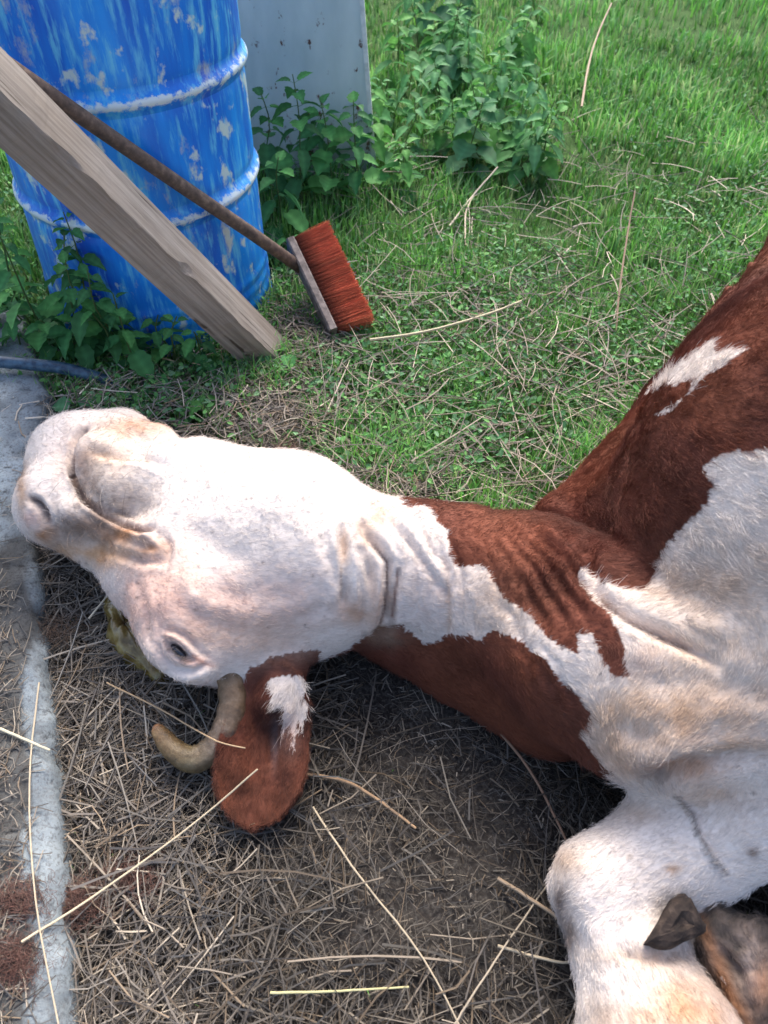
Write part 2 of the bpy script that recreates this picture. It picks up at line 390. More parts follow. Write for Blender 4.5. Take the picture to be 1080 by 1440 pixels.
# ------------------------------------------------------------------ broom
bh0 = P(414, 340, .17); bh1 = P(474, 467, .035)       # back board of the head, upper end and lower end
broom = empty('broom', P(474, 467, 0), 'worn broom with red bristles lying against the foot of the drum', 'broom')
ax = bh1 - bh0; BL = np.linalg.norm(ax); ax /= BL
tipm = P(490, 372, .13); bmid = (bh0 + bh1) / 2
br = tipm - bmid; br -= ax * br.dot(ax); br /= np.linalg.norm(br); wd = np.cross(ax, br); 
toc = np.array([0, 0, H]) - bmid; wd = wd if wd.dot(toc) > 0 else -wd
def obox(o, a, b, c, la, lb, lc, bev=.004):
    vs = []; fs = []
    for sx in (0, 1):
        for (y, z) in ((bev, 0), (lb - bev, 0), (lb, bev), (lb, lc - bev), (lb - bev, lc), (bev, lc), (0, lc - bev), (0, bev)): vs.append(o + a * la * sx + b * y + c * z)
    f4 = [[j, (j + 1) % 8, (j + 1) % 8 + 8, j + 8] for j in range(8)]
    return np.array(vs), [np.array(f4), np.array([[7, 6, 5, 4, 3, 2, 1, 0], [8, 9, 10, 11, 12, 13, 14, 15]])]
v, f = obox(bh0 - br * .022 - wd * .03, ax, br, wd, BL, .022, .06)
mesh_np('head_board', v, f, plastb.m, parent=broom)
# bristles in rows of tufts
vs = []; fq = []; cc = []; n0 = 0
nt_, nr = 25, 5
for i in range(nt_):
    for j in range(nr):
        o = bh0 + ax * BL * ((i + .5) / nt_) + wd * (-.024 + .048 * j / (nr - 1))
        tone = .75 + .35 * random.random()
        for q in range(26):
            a = random.random() * 6.28; r = .0040 * math.sqrt(random.random())
            p0 = o + ax * math.cos(a) * r + wd * math.sin(a) * r
            sp = 1.3 + .5 * random.random()
            Lq = .098 + random.uniform(-.004, .004)
            tip = p0 + br * Lq + ax * (math.cos(a) * r * sp + .010 * ((i + .5) / nt_ - .35) + random.gauss(0, .0026)) + wd * (math.sin(a) * r * sp + .006 * (j / (nr - 1) - .5) + random.gauss(0, .0014))
            md = (p0 + tip) / 2 + ax * random.gauss(0, .0012); w = .00065
            for s, pp in enumerate((p0, md, tip)):
                for (u, vv) in ((-1, -.6), (1, -.6), (0, 1)): vs.append(pp + ax * u * w + wd * vv * w)
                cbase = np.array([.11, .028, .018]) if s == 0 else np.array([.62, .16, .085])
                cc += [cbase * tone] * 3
            for s in range(2):
                for u in range(3): fq.append([n0 + s * 3 + u, n0 + s * 3 + (u + 1) % 3, n0 + s * 3 + 3 + (u + 1) % 3, n0 + s * 3 + 3 + u])
            n0 += 9
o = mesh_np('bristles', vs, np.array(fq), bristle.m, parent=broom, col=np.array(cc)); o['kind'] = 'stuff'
h0 = P(434, 385, .10)
for zz in np.arange(.30, .9, .01):      # lean the handle against the front of the drum
    h1 = P(80, 140, zz); q = h0 + (h1 - h0) * np.linspace(0, 1.4, 80)[:, None]
    if np.hypot(q[:, 0] - BC[0], q[:, 1] - BC[1]).min() > BR + .020: break
v, f = tube([h0 + (h0 - h1) * .0, h0 * .7 + h1 * .3 + [0, 0, .003], h0 * .4 + h1 * .6, h1, h1 + (h1 - h0) * .45], .0155, 16)
mesh_np('handle', v, f, rodm.m, parent=broom, smooth=True)
hd = (h1 - h0) / np.linalg.norm(h1 - h0)
v, f = tube([h0 - hd * .03, h0 - hd * .0, h0 + hd * .035], [.012, .0185, .0185], 16)
mesh_np('socket', v, f, plastb.m, parent=broom, smooth=True)

# ------------------------------------------------------------------ hose
pts = spline([P(-260, 520, .06), P(-60, 508, .075), (P(50, 513, .075)), P(110, 523, .05), P(165, 544, .015), P(215, 590, -.01)], 60)
v, f = tube(pts, .0145, 16)
tag(mesh_np('hose', v, f, hosem.m, smooth=True), 'dark blue black hose bending over the kerb below the beam', 'hose')

# ================================================================== the cow
# spheres (px, py, height, radius in px) strung together; the field is meshed as one continuous body
def SP(px, py, z, r):
    p = P(px, py, z); return p, r * depth(p) / F
prims = []
def cap(g, a, b, k): prims.append((g, *SP(*a), *SP(*b), k))
# muzzle and nose bridge (group m)
cap('m', (80, 706, .175, 54), (108, 645, .165, 60), .02)
cap('m', (108, 645, .165, 60), (168, 630, .12, 57), .03)
cap('m', (82, 715, .165, 52), (150, 745, .145, 52), .03)
cap('m', (150, 745, .145, 52), (222, 792, .13, 68), .03)
cap('m', (105, 722, .205, 24), (208, 762, .215, 20), .012)    # upper lip fold
# lower jaw, chin, skull (group j)
cap('j', (152, 652, .215, 50), (185, 690, .215, 50), .02)
cap('j', (160, 628, .20, 42), (215, 640, .185, 44), .014)
cap('j', (185, 690, .215, 50), (270, 705, .185, 84), .03)
cap('j', (270, 705, .17, 88), (405, 757, .165, 120), .03)
cap('j', (222, 792, .14, 66), (290, 856, .14, 92), .03)
cap('j', (290, 856, .14, 92), (405, 800, .14, 124), .04)
cap('j', (335, 880, .11, 84), (420, 850, .11, 82), .03)
cap('j', (300, 775, .155, 100), (400, 760, .165, 112), .04)
cap('j', (240, 905, .165, 34), (280, 930, .15, 34), .02)        # brow above the eye
cap('j', (405, 765, .16, 118), (470, 795, .155, 112), .03)
# neck
cap('n', (470, 795, .15, 108), (565, 800, .15, 94), .03)
cap('n', (565, 800, .15, 94), (650, 812, .155, 98), .03)
cap('n', (650, 812, .15, 96), (745, 845, .16, 118), .03)
cap('n', (560, 858, .05, 80), (660, 898, .045, 90), .02)       # dark underside of the neck
cap('n', (660, 898, .045, 90), (780, 955, .065, 108), .02)
cap('n', (745, 845, .16, 116), (850, 915, .20, 140), .04)
cap('n', (850, 915, .20, 135), (960, 980, .24, 135), .04)
cap('n', (880, 1000, .20, 86), (1010, 985, .24, 118), .03)
cap('n', (960, 980, .22, 130), (1180, 940, .30, 220), .05)
cap('n', (810, 930, .24, 70), (1010, 905, .31, 95), .03)
# shoulder and trunk
cap('s', (800, 745, .14, 56), (905, 702, .17, 92), .03)
cap('s', (905, 702, .17, 92), (1000, 600, .20, 98), .03)
cap('s', (1000, 600, .20, 100), (1100, 515, .22, 122), .04)
cap('s', (1100, 515, .22, 122), (1200, 440, .25, 158), .04)
cap('s', (905, 735, .22, 85), (1050, 690, .34, 140), .04)
cap('s', (1010, 800, .30, 120), (1180, 760, .36, 200), .05)
tA = P(1270, 720, .36); tB = tA + np.array([1.05, .28, .02])
prims.append(('s', tA, .40, tB, .37, .06))
prims.append(('s', tB, .37, tB + np.array([.30, .05, -.06]), .26, .05))
# forelegs
cap('l', (1180, 1050, .27, 125), (1085, 1115, .19, 100), .05)
cap('l', (1085, 1115, .19, 98), (960, 1185, .12, 80), .03)
cap('l', (960, 1185, .12, 80), (850, 1252, .10, 72), .03)
cap('l', (850, 1252, .10, 71), (890, 1360, .085, 74), .02)
cap('l', (890, 1360, .085, 74), (930, 1480, .08, 108), .03)
cap('l', (930, 1480, .08, 108), (985, 1600, .06, 90), .03)
cap('k', (1230, 1050, .25, 90), (1300, 1330, .10, 72), .05)
cap('k', (1300, 1330, .10, 72), (1180, 1420, .08, 72), .03)
cap('k', (1180, 1420, .08, 74), (1075, 1395, .075, 78), .03)
cap('k', (1075, 1395, .075, 70), (1005, 1325, .10, 34), .02)
cap('k', (1075, 1345, .11, 50), (1010, 1300, .12, 22), .02)
# hind legs, tail: beyond the picture
hp = tB + np.array([.25, -.20, .02])
for dy, dz in ((-.0, .12), (.02, -.18)):
    a = hp + [0, 0, dz]; b = a + [-.05, -.45, -.05 if dz < 0 else -.15]; c = b + [.28, -.22, -.04]
    a[2] = max(a[2], .16); b[2] = max(b[2], .09); c[2] = max(c[2], .06)
    prims.append(('h', a, .19, b, .10, .05)); prims.append(('h', b, .085, c, .055, .03)); prims.append(('h', c, .055, c + [-.12, -.16, 0], .05, .02))
# ear: a flattened leaf hanging from the head
earc = P(367, 1068, .062); tip = P(352, 1163, .028); base = P(390, 950, .085)
eu = tip - base; EL = np.linalg.norm(eu) / 2; eu /= np.linalg.norm(eu)
tocam = np.array([0, 0, H]) - earc; tocam /= np.linalg.norm(tocam)
en = np.array([.12, -.10, 1.0]); en -= eu * en.dot(eu); en /= np.linalg.norm(en); ew = np.cross(en, eu)
ew = ew if ew[0] > 0 else -ew
cap('e', (408, 905, .11, 34), (388, 985, .085, 30), .02)
def sd_ear(p):
    q = p - (base + tip) / 2; x = q @ eu; y = q @ ew; z = q @ en
    t = np.clip(x / EL, -1, 1); tt = (t + 1) / 2
    hw = .062 * np.sqrt(np.clip(1 - np.abs(2 * tt - 1.0) ** 2.3, .0, 1)) * (0.86 + .22 * tt - .14 * sstep(.7, 1, tt)) + .006
    yy = np.clip(y / hw, -1.5, 1.5)
    bend = .028 * (1 - yy ** 2) * (1 - .3 * tt) - .013          # cupped: the middle lies lower
    th = .0072 + .006 * (1 - tt)
    dz = np.abs(z + bend) - th
    dy = (np.abs(y) - hw) * .8; dx = np.abs(x) - EL
    m = np.maximum(np.maximum(dz, dy), dx)
    o = np.sqrt(np.maximum(dz, 0) ** 2 + np.maximum(dy, 0) ** 2 + np.maximum(dx, 0) ** 2)
    return np.where(m > 0, o, m) - .003
def smin(a, b, k):
    h = np.clip(.5 + .5 * (b - a) / k, 0, 1); return b + (a - b) * h - k * h * (1 - h)
def capd(p, a, ra, b, rb):
    ba = b - a; t = np.clip((p - a) @ ba / (ba @ ba + 1e-12), 0, 1)
    return np.linalg.norm(p - a - t[:, None] * ba, axis=1) - (ra + (rb - ra) * t)
crease = P(150, 695, .21); elbow = P(960, 1075, .22); fold = P(830, 800, .25)
def field(p):
    G = {}
    for g, a, ra, b, rb, k in prims:
        d = capd(p, a, ra, b, rb)
        G[g] = d if g not in G else smin(G[g], d, k)
    dc = np.linalg.norm(p - crease, axis=1)
    head = smin(G['m'], G['j'], .003 + .055 * sstep(.085, .17, dc))
    d = smin(head, G['n'], .03)
    df = np.linalg.norm(p - fold, axis=1)
    d = smin(d, G['s'], .022 + .05 * sstep(.1, .3, df))
    de = np.linalg.norm(p - elbow, axis=1)
    d = smin(d, G['l'], .02 + .06 * sstep(.06, .25, de))
    kk = smin(G['k'], G['h'], .05)
    d = smin(d, kk, .010 + .07 * sstep(1.0, 1.2, p[:, 0]))
    e = smin(G['e'], sd_ear(p), .02)
    return smin(d, e, .018)
def cowmesh():
    def ax1(segs, far):
        c = []
        for a, b, h in segs: c += list(np.arange(a, b - 1e-9, h))
        s = segs[-1][2]; x = c[-1]
        while x < far: s = min(s * 1.04, .02); x += s; c.append(x)
        return np.array(c)
    xs = ax1([(-.78, -.10, .0030), (-.10, .12, .0036), (.12, .95, .0042)], 2.45)
    ys = ax1([(.00, 1.10, .0034)], 1.75); zs = np.arange(-.10, .82, .0036)
    B = 8
    nx, ny, nz = [(len(q) + B - 1) // B * B for q in (xs, ys, zs)]
    ext = lambda q, n: np.concatenate([q, q[-1] + np.arange(1, n - len(q) + 1) * (q[-1] - q[-2])])
    xs, ys, zs = ext(xs, nx), ext(ys, ny), ext(zs, nz)
    D = np.full((nx, ny, nz), .05, np.float32)
    bx, by, bz = xs.reshape(-1, B), ys.reshape(-1, B), zs.reshape(-1, B)
    cx, cy, cz = bx.mean(1), by.mean(1), bz.mean(1)
    XX, YY, ZZ = np.meshgrid(cx, cy, cz, indexing='ij')
    c = np.stack([XX.ravel(), YY.ravel(), ZZ.ravel()], -1)
    hx = (bx[:, -1] - bx[:, 0]) / 2 * 1.3
    hd = np.sqrt(hx[:, None, None] ** 2 + (.0036 * 4.6) ** 2 * 2 + XX * 0).ravel()
    d = field(c); D4 = D.reshape(nx // B, B, ny // B, B, nz // B, B)
    D4[:] = d.reshape(XX.shape)[:, None, :, None, :, None].astype(np.float32)
    keep = np.argwhere((np.abs(d) < hd * 1.15).reshape(XX.shape))
    for s in range(0, len(keep), 600):
        K = keep[s:s + 600]
        px = np.broadcast_to(bx[K[:, 0]][:, :, None, None], (len(K), B, B, B)); py = np.broadcast_to(by[K[:, 1]][:, None, :, None], px.shape); pz = np.broadcast_to(bz[K[:, 2]][:, None, None, :], px.shape)
        f = field(np.stack([px.ravel(), py.ravel(), pz.ravel()], -1)).reshape(px.shape)
        D4[K[:, 0], :, K[:, 1], :, K[:, 2], :] = f
    # surface nets
    sgn = D < 0
    cell = np.zeros((nx - 1, ny - 1, nz - 1), np.uint8)
    for i in (0, 1):
        for j in (0, 1):
            for k in (0, 1): cell += sgn[i:nx - 1 + i, j:ny - 1 + j, k:nz - 1 + k]
    act = np.argwhere((cell > 0) & (cell < 8)); idx = np.full(cell.shape, -1, np.int32); idx[tuple(act.T)] = np.arange(len(act))
    acc = np.zeros((len(act), 3)); cnt = np.zeros(len(act))
    corners = [(i, j, k) for i in (0, 1) for j in (0, 1) for k in (0, 1)]
    val = {q: D[act[:, 0] + q[0], act[:, 1] + q[1], act[:, 2] + q[2]] for q in corners}
    for a in corners:
        for b in corners:
            if a < b and sum(abs(x - y) for x, y in zip(a, b)) == 1:
                va, vb = val[a], val[b]; m = (va < 0) != (vb < 0)
                t = np.where(m, va / np.where(m, va - vb, 1), 0)
                p = np.array(a) + t[:, None] * (np.array(b) - np.array(a))
                acc[m] += p[m]; cnt[m] += 1
    loc = acc / cnt[:, None]
    def w(q, i, f): return q[i] + (q[np.minimum(i + 1, len(q) - 1)] - q[i]) * f
    V = np.stack([w(xs, act[:, 0], loc[:, 0]), w(ys, act[:, 1], loc[:, 1]), w(zs, act[:, 2], loc[:, 2])], -1)
    F_ = []
    for axn in range(3):
        sl0 = [slice(None)] * 3; sl1 = [slice(None)] * 3; sl0[axn] = slice(0, -1); sl1[axn] = slice(1, None)
        e = sgn[tuple(sl0)] != sgn[tuple(sl1)]
        E = np.argwhere(e); o1, o2 = [q for q in range(3) if q != axn]
        E = E[(E[:, o1] > 0) & (E[:, o2] > 0) & (E[:, o1] < D.shape[o1] - 1) & (E[:, o2] < D.shape[o2] - 1)]
        neg = sgn[tuple(E.T)]
        def at(d1, d2):
            q = E.copy(); q[:, o1] += d1; q[:, o2] += d2; return idx[tuple(q.T)]
        q = np.stack([at(-1, -1), at(0, -1), at(0, 0), at(-1, 0)], -1)
        flip = neg if axn != 1 else ~neg
        q[~flip] = q[~flip][:, ::-1]
        F_.append(q)
    Fq = np.concatenate(F_)
    Fq = Fq[(Fq >= 0).all(1)]
    return V, Fq
V, Q = cowmesh()
def normals(V, Q):
    n = np.cross(V[Q[:, 2]] - V[Q[:, 0]], V[Q[:, 3]] - V[Q[:, 1]]); N = np.zeros_like(V)
    for k in range(4): np.add.at(N, Q[:, k], n)
    return N / (np.linalg.norm(N, axis=1)[:, None] + 1e-12)
def smooth(V, Q, it, lam=.5):
    for _ in range(it):
        A = np.zeros_like(V); c = np.zeros(len(V))
        for k in range(4):
            for j in ((k + 1) % 4, (k - 1) % 4):
                np.add.at(A, Q[:, k], V[Q[:, j]]); np.add.at(c, Q[:, k], 1)
        V = V + lam * (A / np.maximum(c, 1)[:, None] - V)
    return V
V = smooth(V, Q, 2)
# drop the underside that lies below the soil
N = normals(V, Q)
if (N * (V - V.mean(0))).sum() < 0: Q = Q[:, ::-1]; N = -N
N0 = N
px, py, dep = proj(V)
view = np.array([0, 0, H]) - V; view /= np.linalg.norm(view, axis=1)[:, None]
facing = sstep(.02, .3, (N * view).sum(1))
disp = np.zeros(len(V))
# folds, creases and veins: (pixels of the traced line, depth m, half width px)
folds = [
 ([(447, 742), (463, 785), (480, 830), (484, 862)], -.004, 7), ([(478, 742), (481, 790), (484, 830), (482, 860)], -.008, 6),
 ([(512, 742), (528, 765), (546, 790), (545, 830), (541, 868), (532, 888)], -.013, 6.5), ([(560, 792), (556, 830), (553, 868), (548, 884)], -.009, 5),
 ([(500, 762), (515, 800), (525, 830)], -.003, 7), ([(506, 700), (522, 718), (535, 742)], -.005, 8),
 ([(530, 780), (536, 800), (532, 830), (528, 860)], .005, 7), ([(465, 745), (474, 800), (474, 850)], .004, 8), ([(500, 750), (502, 800), (504, 850)], .005, 9),
 ([(536, 708), (556, 742), (588, 775), (612, 812), (622, 835)], -.008, 6), ([(562, 708), (584, 742), (606, 775), (630, 800)], -.004, 6), ([(590, 770), (597, 800), (600, 830)], -.003, 6),
 ([(550, 720), (578, 755), (600, 785), (618, 815)], .004, 8), ([(628, 820), (631, 860), (626, 900)], -.004, 6), ([(500, 908), (530, 893), (562, 884), (590, 892)], -.008, 6),
 ([(650, 728), (685, 755), (724, 792), (748, 840), (770, 880)], -.006, 7), ([(672, 726), (712, 755), (750, 795), (775, 840), (800, 880)], -.007, 7),
 ([(696, 724), (738, 758), (772, 795), (800, 835), (830, 880)], -.007, 7), ([(722, 724), (758, 752), (790, 782), (815, 815), (845, 850)], -.008, 7),
 ([(684, 727), (722, 756), (760, 798), (786, 845)], .005, 7), ([(708, 725), (748, 757), (782, 792), (810, 835)], .006, 7), ([(664, 732), (702, 764), (736, 808), (760, 850)], .004, 8),
 ([(738, 728), (775, 752), (806, 782), (828, 806), (862, 834)], .006, 8),
 ([(740, 727), (790, 745), (826, 790), (845, 840), (880, 868), (920, 888), (962, 908), (1010, 935)], -.016, 8),
 ([(735, 722), (780, 732), (815, 748), (832, 775), (824, 792)], -.012, 9), ([(690, 838), (722, 868), (734, 900), (765, 945), (790, 990)], -.004, 7),
 ([(870, 835), (930, 860), (980, 878), (1040, 890)], .008, 18), ([(850, 880), (920, 925), (985, 950)], .006, 20),
 ([(905, 965), (960, 948), (1020, 965), (1090, 975)], -.005, 18), ([(860, 1040), (900, 1060), (940, 1050), (960, 1030)], .006, 14),
 ([(915, 1095), (945, 1082), (985, 1070), (1090, 1058)], -.012, 12),
 ([(955, 1120), (975, 1145), (985, 1175), (1000, 1200), (1022, 1228)], .004, 4),
 ([(101, 640), (102, 668), (118, 702), (143, 722), (172, 738), (200, 748), (216, 742)], -.015, 4.5), ([(124, 598), (108, 616), (101, 645)], -.011, 4.5),
 ([(126, 632), (160, 638), (200, 642), (236, 656)], -.0075, 7), ([(110, 690), (135, 716), (165, 734), (205, 752), (228, 768)], .004, 5), ([(120, 712), (160, 735), (200, 752), (226, 768)], .004, 7), ([(150, 772), (200, 790), (232, 788), (238, 770), (230, 752)], -.006, 6),
 ([(40, 700), (52, 706), (62, 718), (67, 734)], -.011, 5), ([(36, 712), (45, 735), (62, 752)], .005, 9), ([(105, 592), (140, 582), (180, 584), (216, 604)], -.004, 5),
 ([(203, 842), (206, 870), (210, 895), (222, 915)], -.004, 5), ([(190, 815), (200, 850)], -.002, 6),
 ([(229, 892), (244, 894), (262, 907), (279, 927)], .005, 4), ([(226, 900), (234, 918), (250, 930), (270, 935), (284, 930)], .0032, 4),
 ([(222, 893), (226, 918), (244, 940), (270, 944), (292, 935)], -.003, 4), ([(215, 885), (216, 915), (234, 944), (262, 953), (300, 944)], .004, 7),
 ([(240, 885), (262, 893), (282, 915), (300, 928)], -.003, 4), ([(240, 820), (255, 850), (290, 870), (330, 880)], -.004, 14), ([(250, 835), (300, 860), (370, 862), (420, 850)], .003, 16),
 ([(425, 870), (450, 855), (475, 860)], -.003, 8), ([(255, 740), (300, 770), (360, 790)], -.003, 16),
 ([(395, 985), (388, 1020), (384, 1055), (380, 1080)], -.007, 7), ([(408, 1010), (412, 1050), (400, 1100)], .004, 10), ([(345, 1000), (335, 1060), (340, 1120)], .003, 12),
 ([(860, 1320), (880, 1345), (930, 1350), (985, 1335)], -.004, 10), ([(835, 1290), (850, 1340), (845, 1400)], .004, 14), ([(800, 1200), (830, 1230), (820, 1290)], .003, 18),
 ([(1010, 1330), (1040, 1370), (1060, 1440)], -.006, 8), ([(985, 1330), (1020, 1380), (1050, 1440)], .006, 9),
]
for (x0, y0, x1, y1, b_) in [(455, 735, 470, 860, 8), (470, 720, 492, 850, 10), (492, 705, 520, 830, 12), (520, 705, 566, 870, 18), (548, 706, 585, 860, 20), (574, 708, 606, 850, 20), (590, 712, 622, 870, 22),
    (606, 716, 650, 885, 22), (500, 800, 512, 900, 6), (640, 722, 700, 850, 22), (660, 722, 735, 880, 26), (704, 722, 790, 860, 26), (730, 735, 800, 850, 22), (718, 900, 760, 985, 8), (748, 900, 810, 990, 10), (645, 820, 668, 890, 6)]:
    folds.append(([(x0, y0), ((x0 + x1) / 2 + b_ * .5, (y0 * .66 + y1 * .34)), ((x0 + x1) / 2 + b_, (y0 + y1) / 2 + 10), (x1, y1)], -.0032, 4.2))
for pts, dp, w in folds:
    d, t = segdist(px, py, pts)
    m = d < 4 * w
    end = sstep(0, .18, t[m]) * sstep(1, .82, t[m]) * .75 + .25
    prof_ = np.exp(-(d[m] / w) ** 2) - .28 * np.exp(-((d[m] - 2.0 * w) / w) ** 2)
    disp[m] += (1.25 if pts[0][0] < 640 else .95) * dp * prof_ * end
# eye socket
ecx, ecy = 251, 914; ang_e = R(38)
ux, uy = (px - ecx) * math.cos(ang_e) + (py - ecy) * math.sin(ang_e), -(px - ecx) * math.sin(ang_e) + (py - ecy) * math.cos(ang_e)
eye_in = np.exp(-((ux / 16) ** 2 + (uy / 5) ** 2) ** 2)
disp -= .007 * eye_in
V = V + N * (disp * facing)[:, None]
V += N * (.0022 * fbm(V * 22, 3) + .0009 * fbm(V * 70 + 5, 2))[:, None]
V = smooth(V, Q, 1, .35)
# ---- coat colours, with crease shade painted on
WHITE = np.array([.72, .655, .605]); BROWN = np.array([.115, .034, .021])
wob = 3.0
qx = px + wob * fbm(V * 45 + 2, 3) + 2.5 * fbm(V * 160, 2); qy = py + wob * fbm(V * 45 + 31, 3) + 2.5 * fbm(V * 160 + 7, 2)
brown_polys = [
 [(560, 702), (575, 712), (600, 712), (612, 733), (630, 745), (632, 780), (640, 797), (665, 795), (680, 795), (695, 820), (715, 845), (740, 860), (760, 885), (790, 915), (810, 920), (815, 890), (832, 893), (845, 925), (868, 952), (885, 948), (880, 910), (868, 880), (850, 855), (835, 845), (820, 830), (812, 805), (826, 800), (842, 818), (870, 828), (900, 834), (915, 818), (918, 790), (950, 750), (990, 710), (1000, 680), (988, 655), (1020, 640), (1085, 625), (1300, 640), (3000, 700), (3000, -2000), (900, -500), (700, 500), (700, 690), (600, 680)],
 [(338, 964), (352, 940), (378, 926), (412, 917), (453, 910), (445, 930), (470, 920), (500, 906), (520, 899), (540, 884), (565, 878), (570, 893), (590, 903), (618, 905), (625, 893), (650, 893), (678, 900), (690, 886), (720, 893), (742, 915), (768, 930), (785, 955), (802, 970), (832, 1003), (828, 1020), (812, 1034), (842, 1066), (858, 1090), (840, 1110), (770, 1120), (600, 1130), (470, 1250), (230, 1250), (230, 1080), (300, 1000)],
]
white_polys = [
 [(905, 556), (930, 530), (972, 500), (1000, 472), (1005, 493), (1050, 490), (1022, 514), (992, 528), (970, 556), (974, 536), (940, 542), (915, 552)],
 [(922, 584), (962, 560), (956, 569), (930, 584)],
 [(374, 958), (400, 950), (426, 950), (428, 975), (430, 1010), (427, 1040), (421, 1010), (416, 1060), (409, 1012), (401, 1030), (396, 992), (386, 1004), (380, 980)],
]
col = np.tile(WHITE, (len(V), 1))
br_m = np.zeros(len(V), bool)
for p_ in brown_polys: br_m |= inpoly(qx, qy, p_)
for p_ in white_polys: br_m &= ~inpoly(qx, qy, p_)
col[br_m] = BROWN
tone = fbm(V * 9 + 50, 4)[:, None]
col[br_m] = col[br_m] * (1 + .35 * tone[br_m]) 
col[br_m] += sstep(-.2, .8, fbm(V[br_m] * 5 + 80, 3))[:, None] * np.array([.05, .017, .006])
col[~br_m] *= (1 + .04 * tone[~br_m])
PINK = (.60, .40, .33); TAN = (.52, .30, .15); DIRT = (.22, .15, .11); ORN = (.42, .19, .07); GREY = (.42, .40, .40); DARK = (.10, .07, .06); FAWN = (.56, .42, .31)
spots = [  # px, py, rx, ry, colour, strength
 (190, 600, 60, 14, ORN, .38), (150, 640, 42, 30, FAWN, .45), (130, 690, 22, 40, DIRT, .38), (170, 700, 40, 25, FAWN, .45), (120, 660, 12, 30, DIRT, .35),
 (120, 735, 50, 20, DIRT, .62), (170, 752, 40, 16, ORN, .55), (215, 772, 26, 12, ORN, .6), (65, 752, 18, 14, ORN, .7), (95, 765, 30, 12, DIRT, .4), (45, 728, 14, 14, PINK, .5), (95, 640, 30, 30, PINK, .15), (30, 690, 8, 30, TAN, .4), (70, 775, 24, 8, DARK, .25), (240, 812, 50, 30, FAWN, .25), (28, 660, 8, 20, DIRT, .5),
 (155, 785, 40, 20, TAN, .45), (200, 830, 40, 40, PINK, .55), (260, 870, 60, 40, PINK, .45), (320, 850, 90, 50, PINK, .40), (300, 890, 60, 25, FAWN, .35), (370, 890, 80, 30, FAWN, .45), (250, 800, 30, 50, PINK, .3), (420, 850, 50, 50, PINK, .25),
 (230, 905, 14, 30, PINK, .2), (275, 930, 25, 8, PINK, .6), (185, 860, 9, 30, PINK, .5), (300, 975, 30, 14, PINK, .5),
 (483, 770, 7, 26, TAN, .5), (500, 860, 26, 22, ORN, .45), (528, 850, 12, 50, ORN, .32), (515, 745, 16, 30, TAN, .35), (549, 860, 8, 40, DIRT, .5), (540, 895, 34, 12, DIRT, .7), (630, 860, 4, 40, TAN, .4), (700, 830, 30, 40, FAWN, .35), (535, 720, 20, 20, TAN, .3),
 (900, 1000, 120, 50, FAWN, .5), (860, 1060, 60, 40, TAN, .35), (1000, 900, 100, 40, FAWN, .4), (1020, 1000, 120, 30, TAN, .35), (950, 1080, 60, 16, ORN, .6), (920, 1095, 25, 14, DARK, .5), (1040, 1050, 80, 20, TAN, .4), (960, 830, 80, 40, FAWN, .5), (1050, 800, 90, 60, FAWN, .35), (900, 930, 40, 25, PINK, .3),
 (1000, 1120, 60, 24, TAN, .35), (900, 1140, 40, 20, FAWN, .4), (800, 1210, 30, 24, FAWN, .5), (785, 1270, 12, 40, DARK, .75), (800, 1310, 12, 30, DIRT, .6), (945, 1222, 12, 6, TAN, .6), (885, 1205, 5, 4, DIRT, .6), (1060, 1200, 10, 8, DIRT, .5),
 (880, 1345, 60, 14, FAWN, .5), (930, 1340, 24, 20, TAN, .35), (960, 1400, 50, 50, TAN, .45), (1000, 1430, 60, 40, ORN, .35), (840, 1430, 25, 40, DIRT, .35), (930, 1430, 70, 20, TAN, .4),
 (120, 745, 46, 16, DIRT, .5), (140, 728, 40, 10, DARK, .3), (185, 690, 14, 22, DIRT, .2), (52, 705, 16, 10, DARK, .3), (300, 870, 110, 55, PINK, .35), (210, 860, 40, 70, PINK, .35), (110, 775, 50, 12, TAN, .6),
 (1000, 950, 160, 90, FAWN, .35), (950, 1010, 110, 40, TAN, .22), (700, 870, 60, 50, FAWN, .3), (600, 850, 50, 60, PINK, .18),
 (340, 1150, 40, 30, (.13, .045, .03), .5), (400, 1090, 30, 40, (.13, .042, .027), .5), (386, 1040, 5, 30, (.25, .18, .18), .8), (405, 1030, 14, 30, (.45, .25, .2), .5),
]
nz_ = .55 + .65 * np.clip(fbm(V * 38 + 11, 4) * .5 + .5, 0, 1)
for sx, sy, rx, ry, cc_, st in spots:
    w = min(st * (1.9 if sx < 240 and sy < 800 else 1.4), .98) * np.exp(-(((px - sx) / rx) ** 2 + ((py - sy) / ry) ** 2)) * nz_
    if np.mean(cc_) > .22 and sx > 450: w = w * (1 - .95 * br_m)
    w = np.clip(w, 0, .95)[:, None]; col = col * (1 - w) + np.array(cc_) * w
e_in = .88 * np.exp(-((ux / 18) ** 2 + (uy / 5.5) ** 2) ** 2)[:, None] * facing[:, None]; col = col * (1 - e_in) + np.array([.085, .052, .045]) * e_in
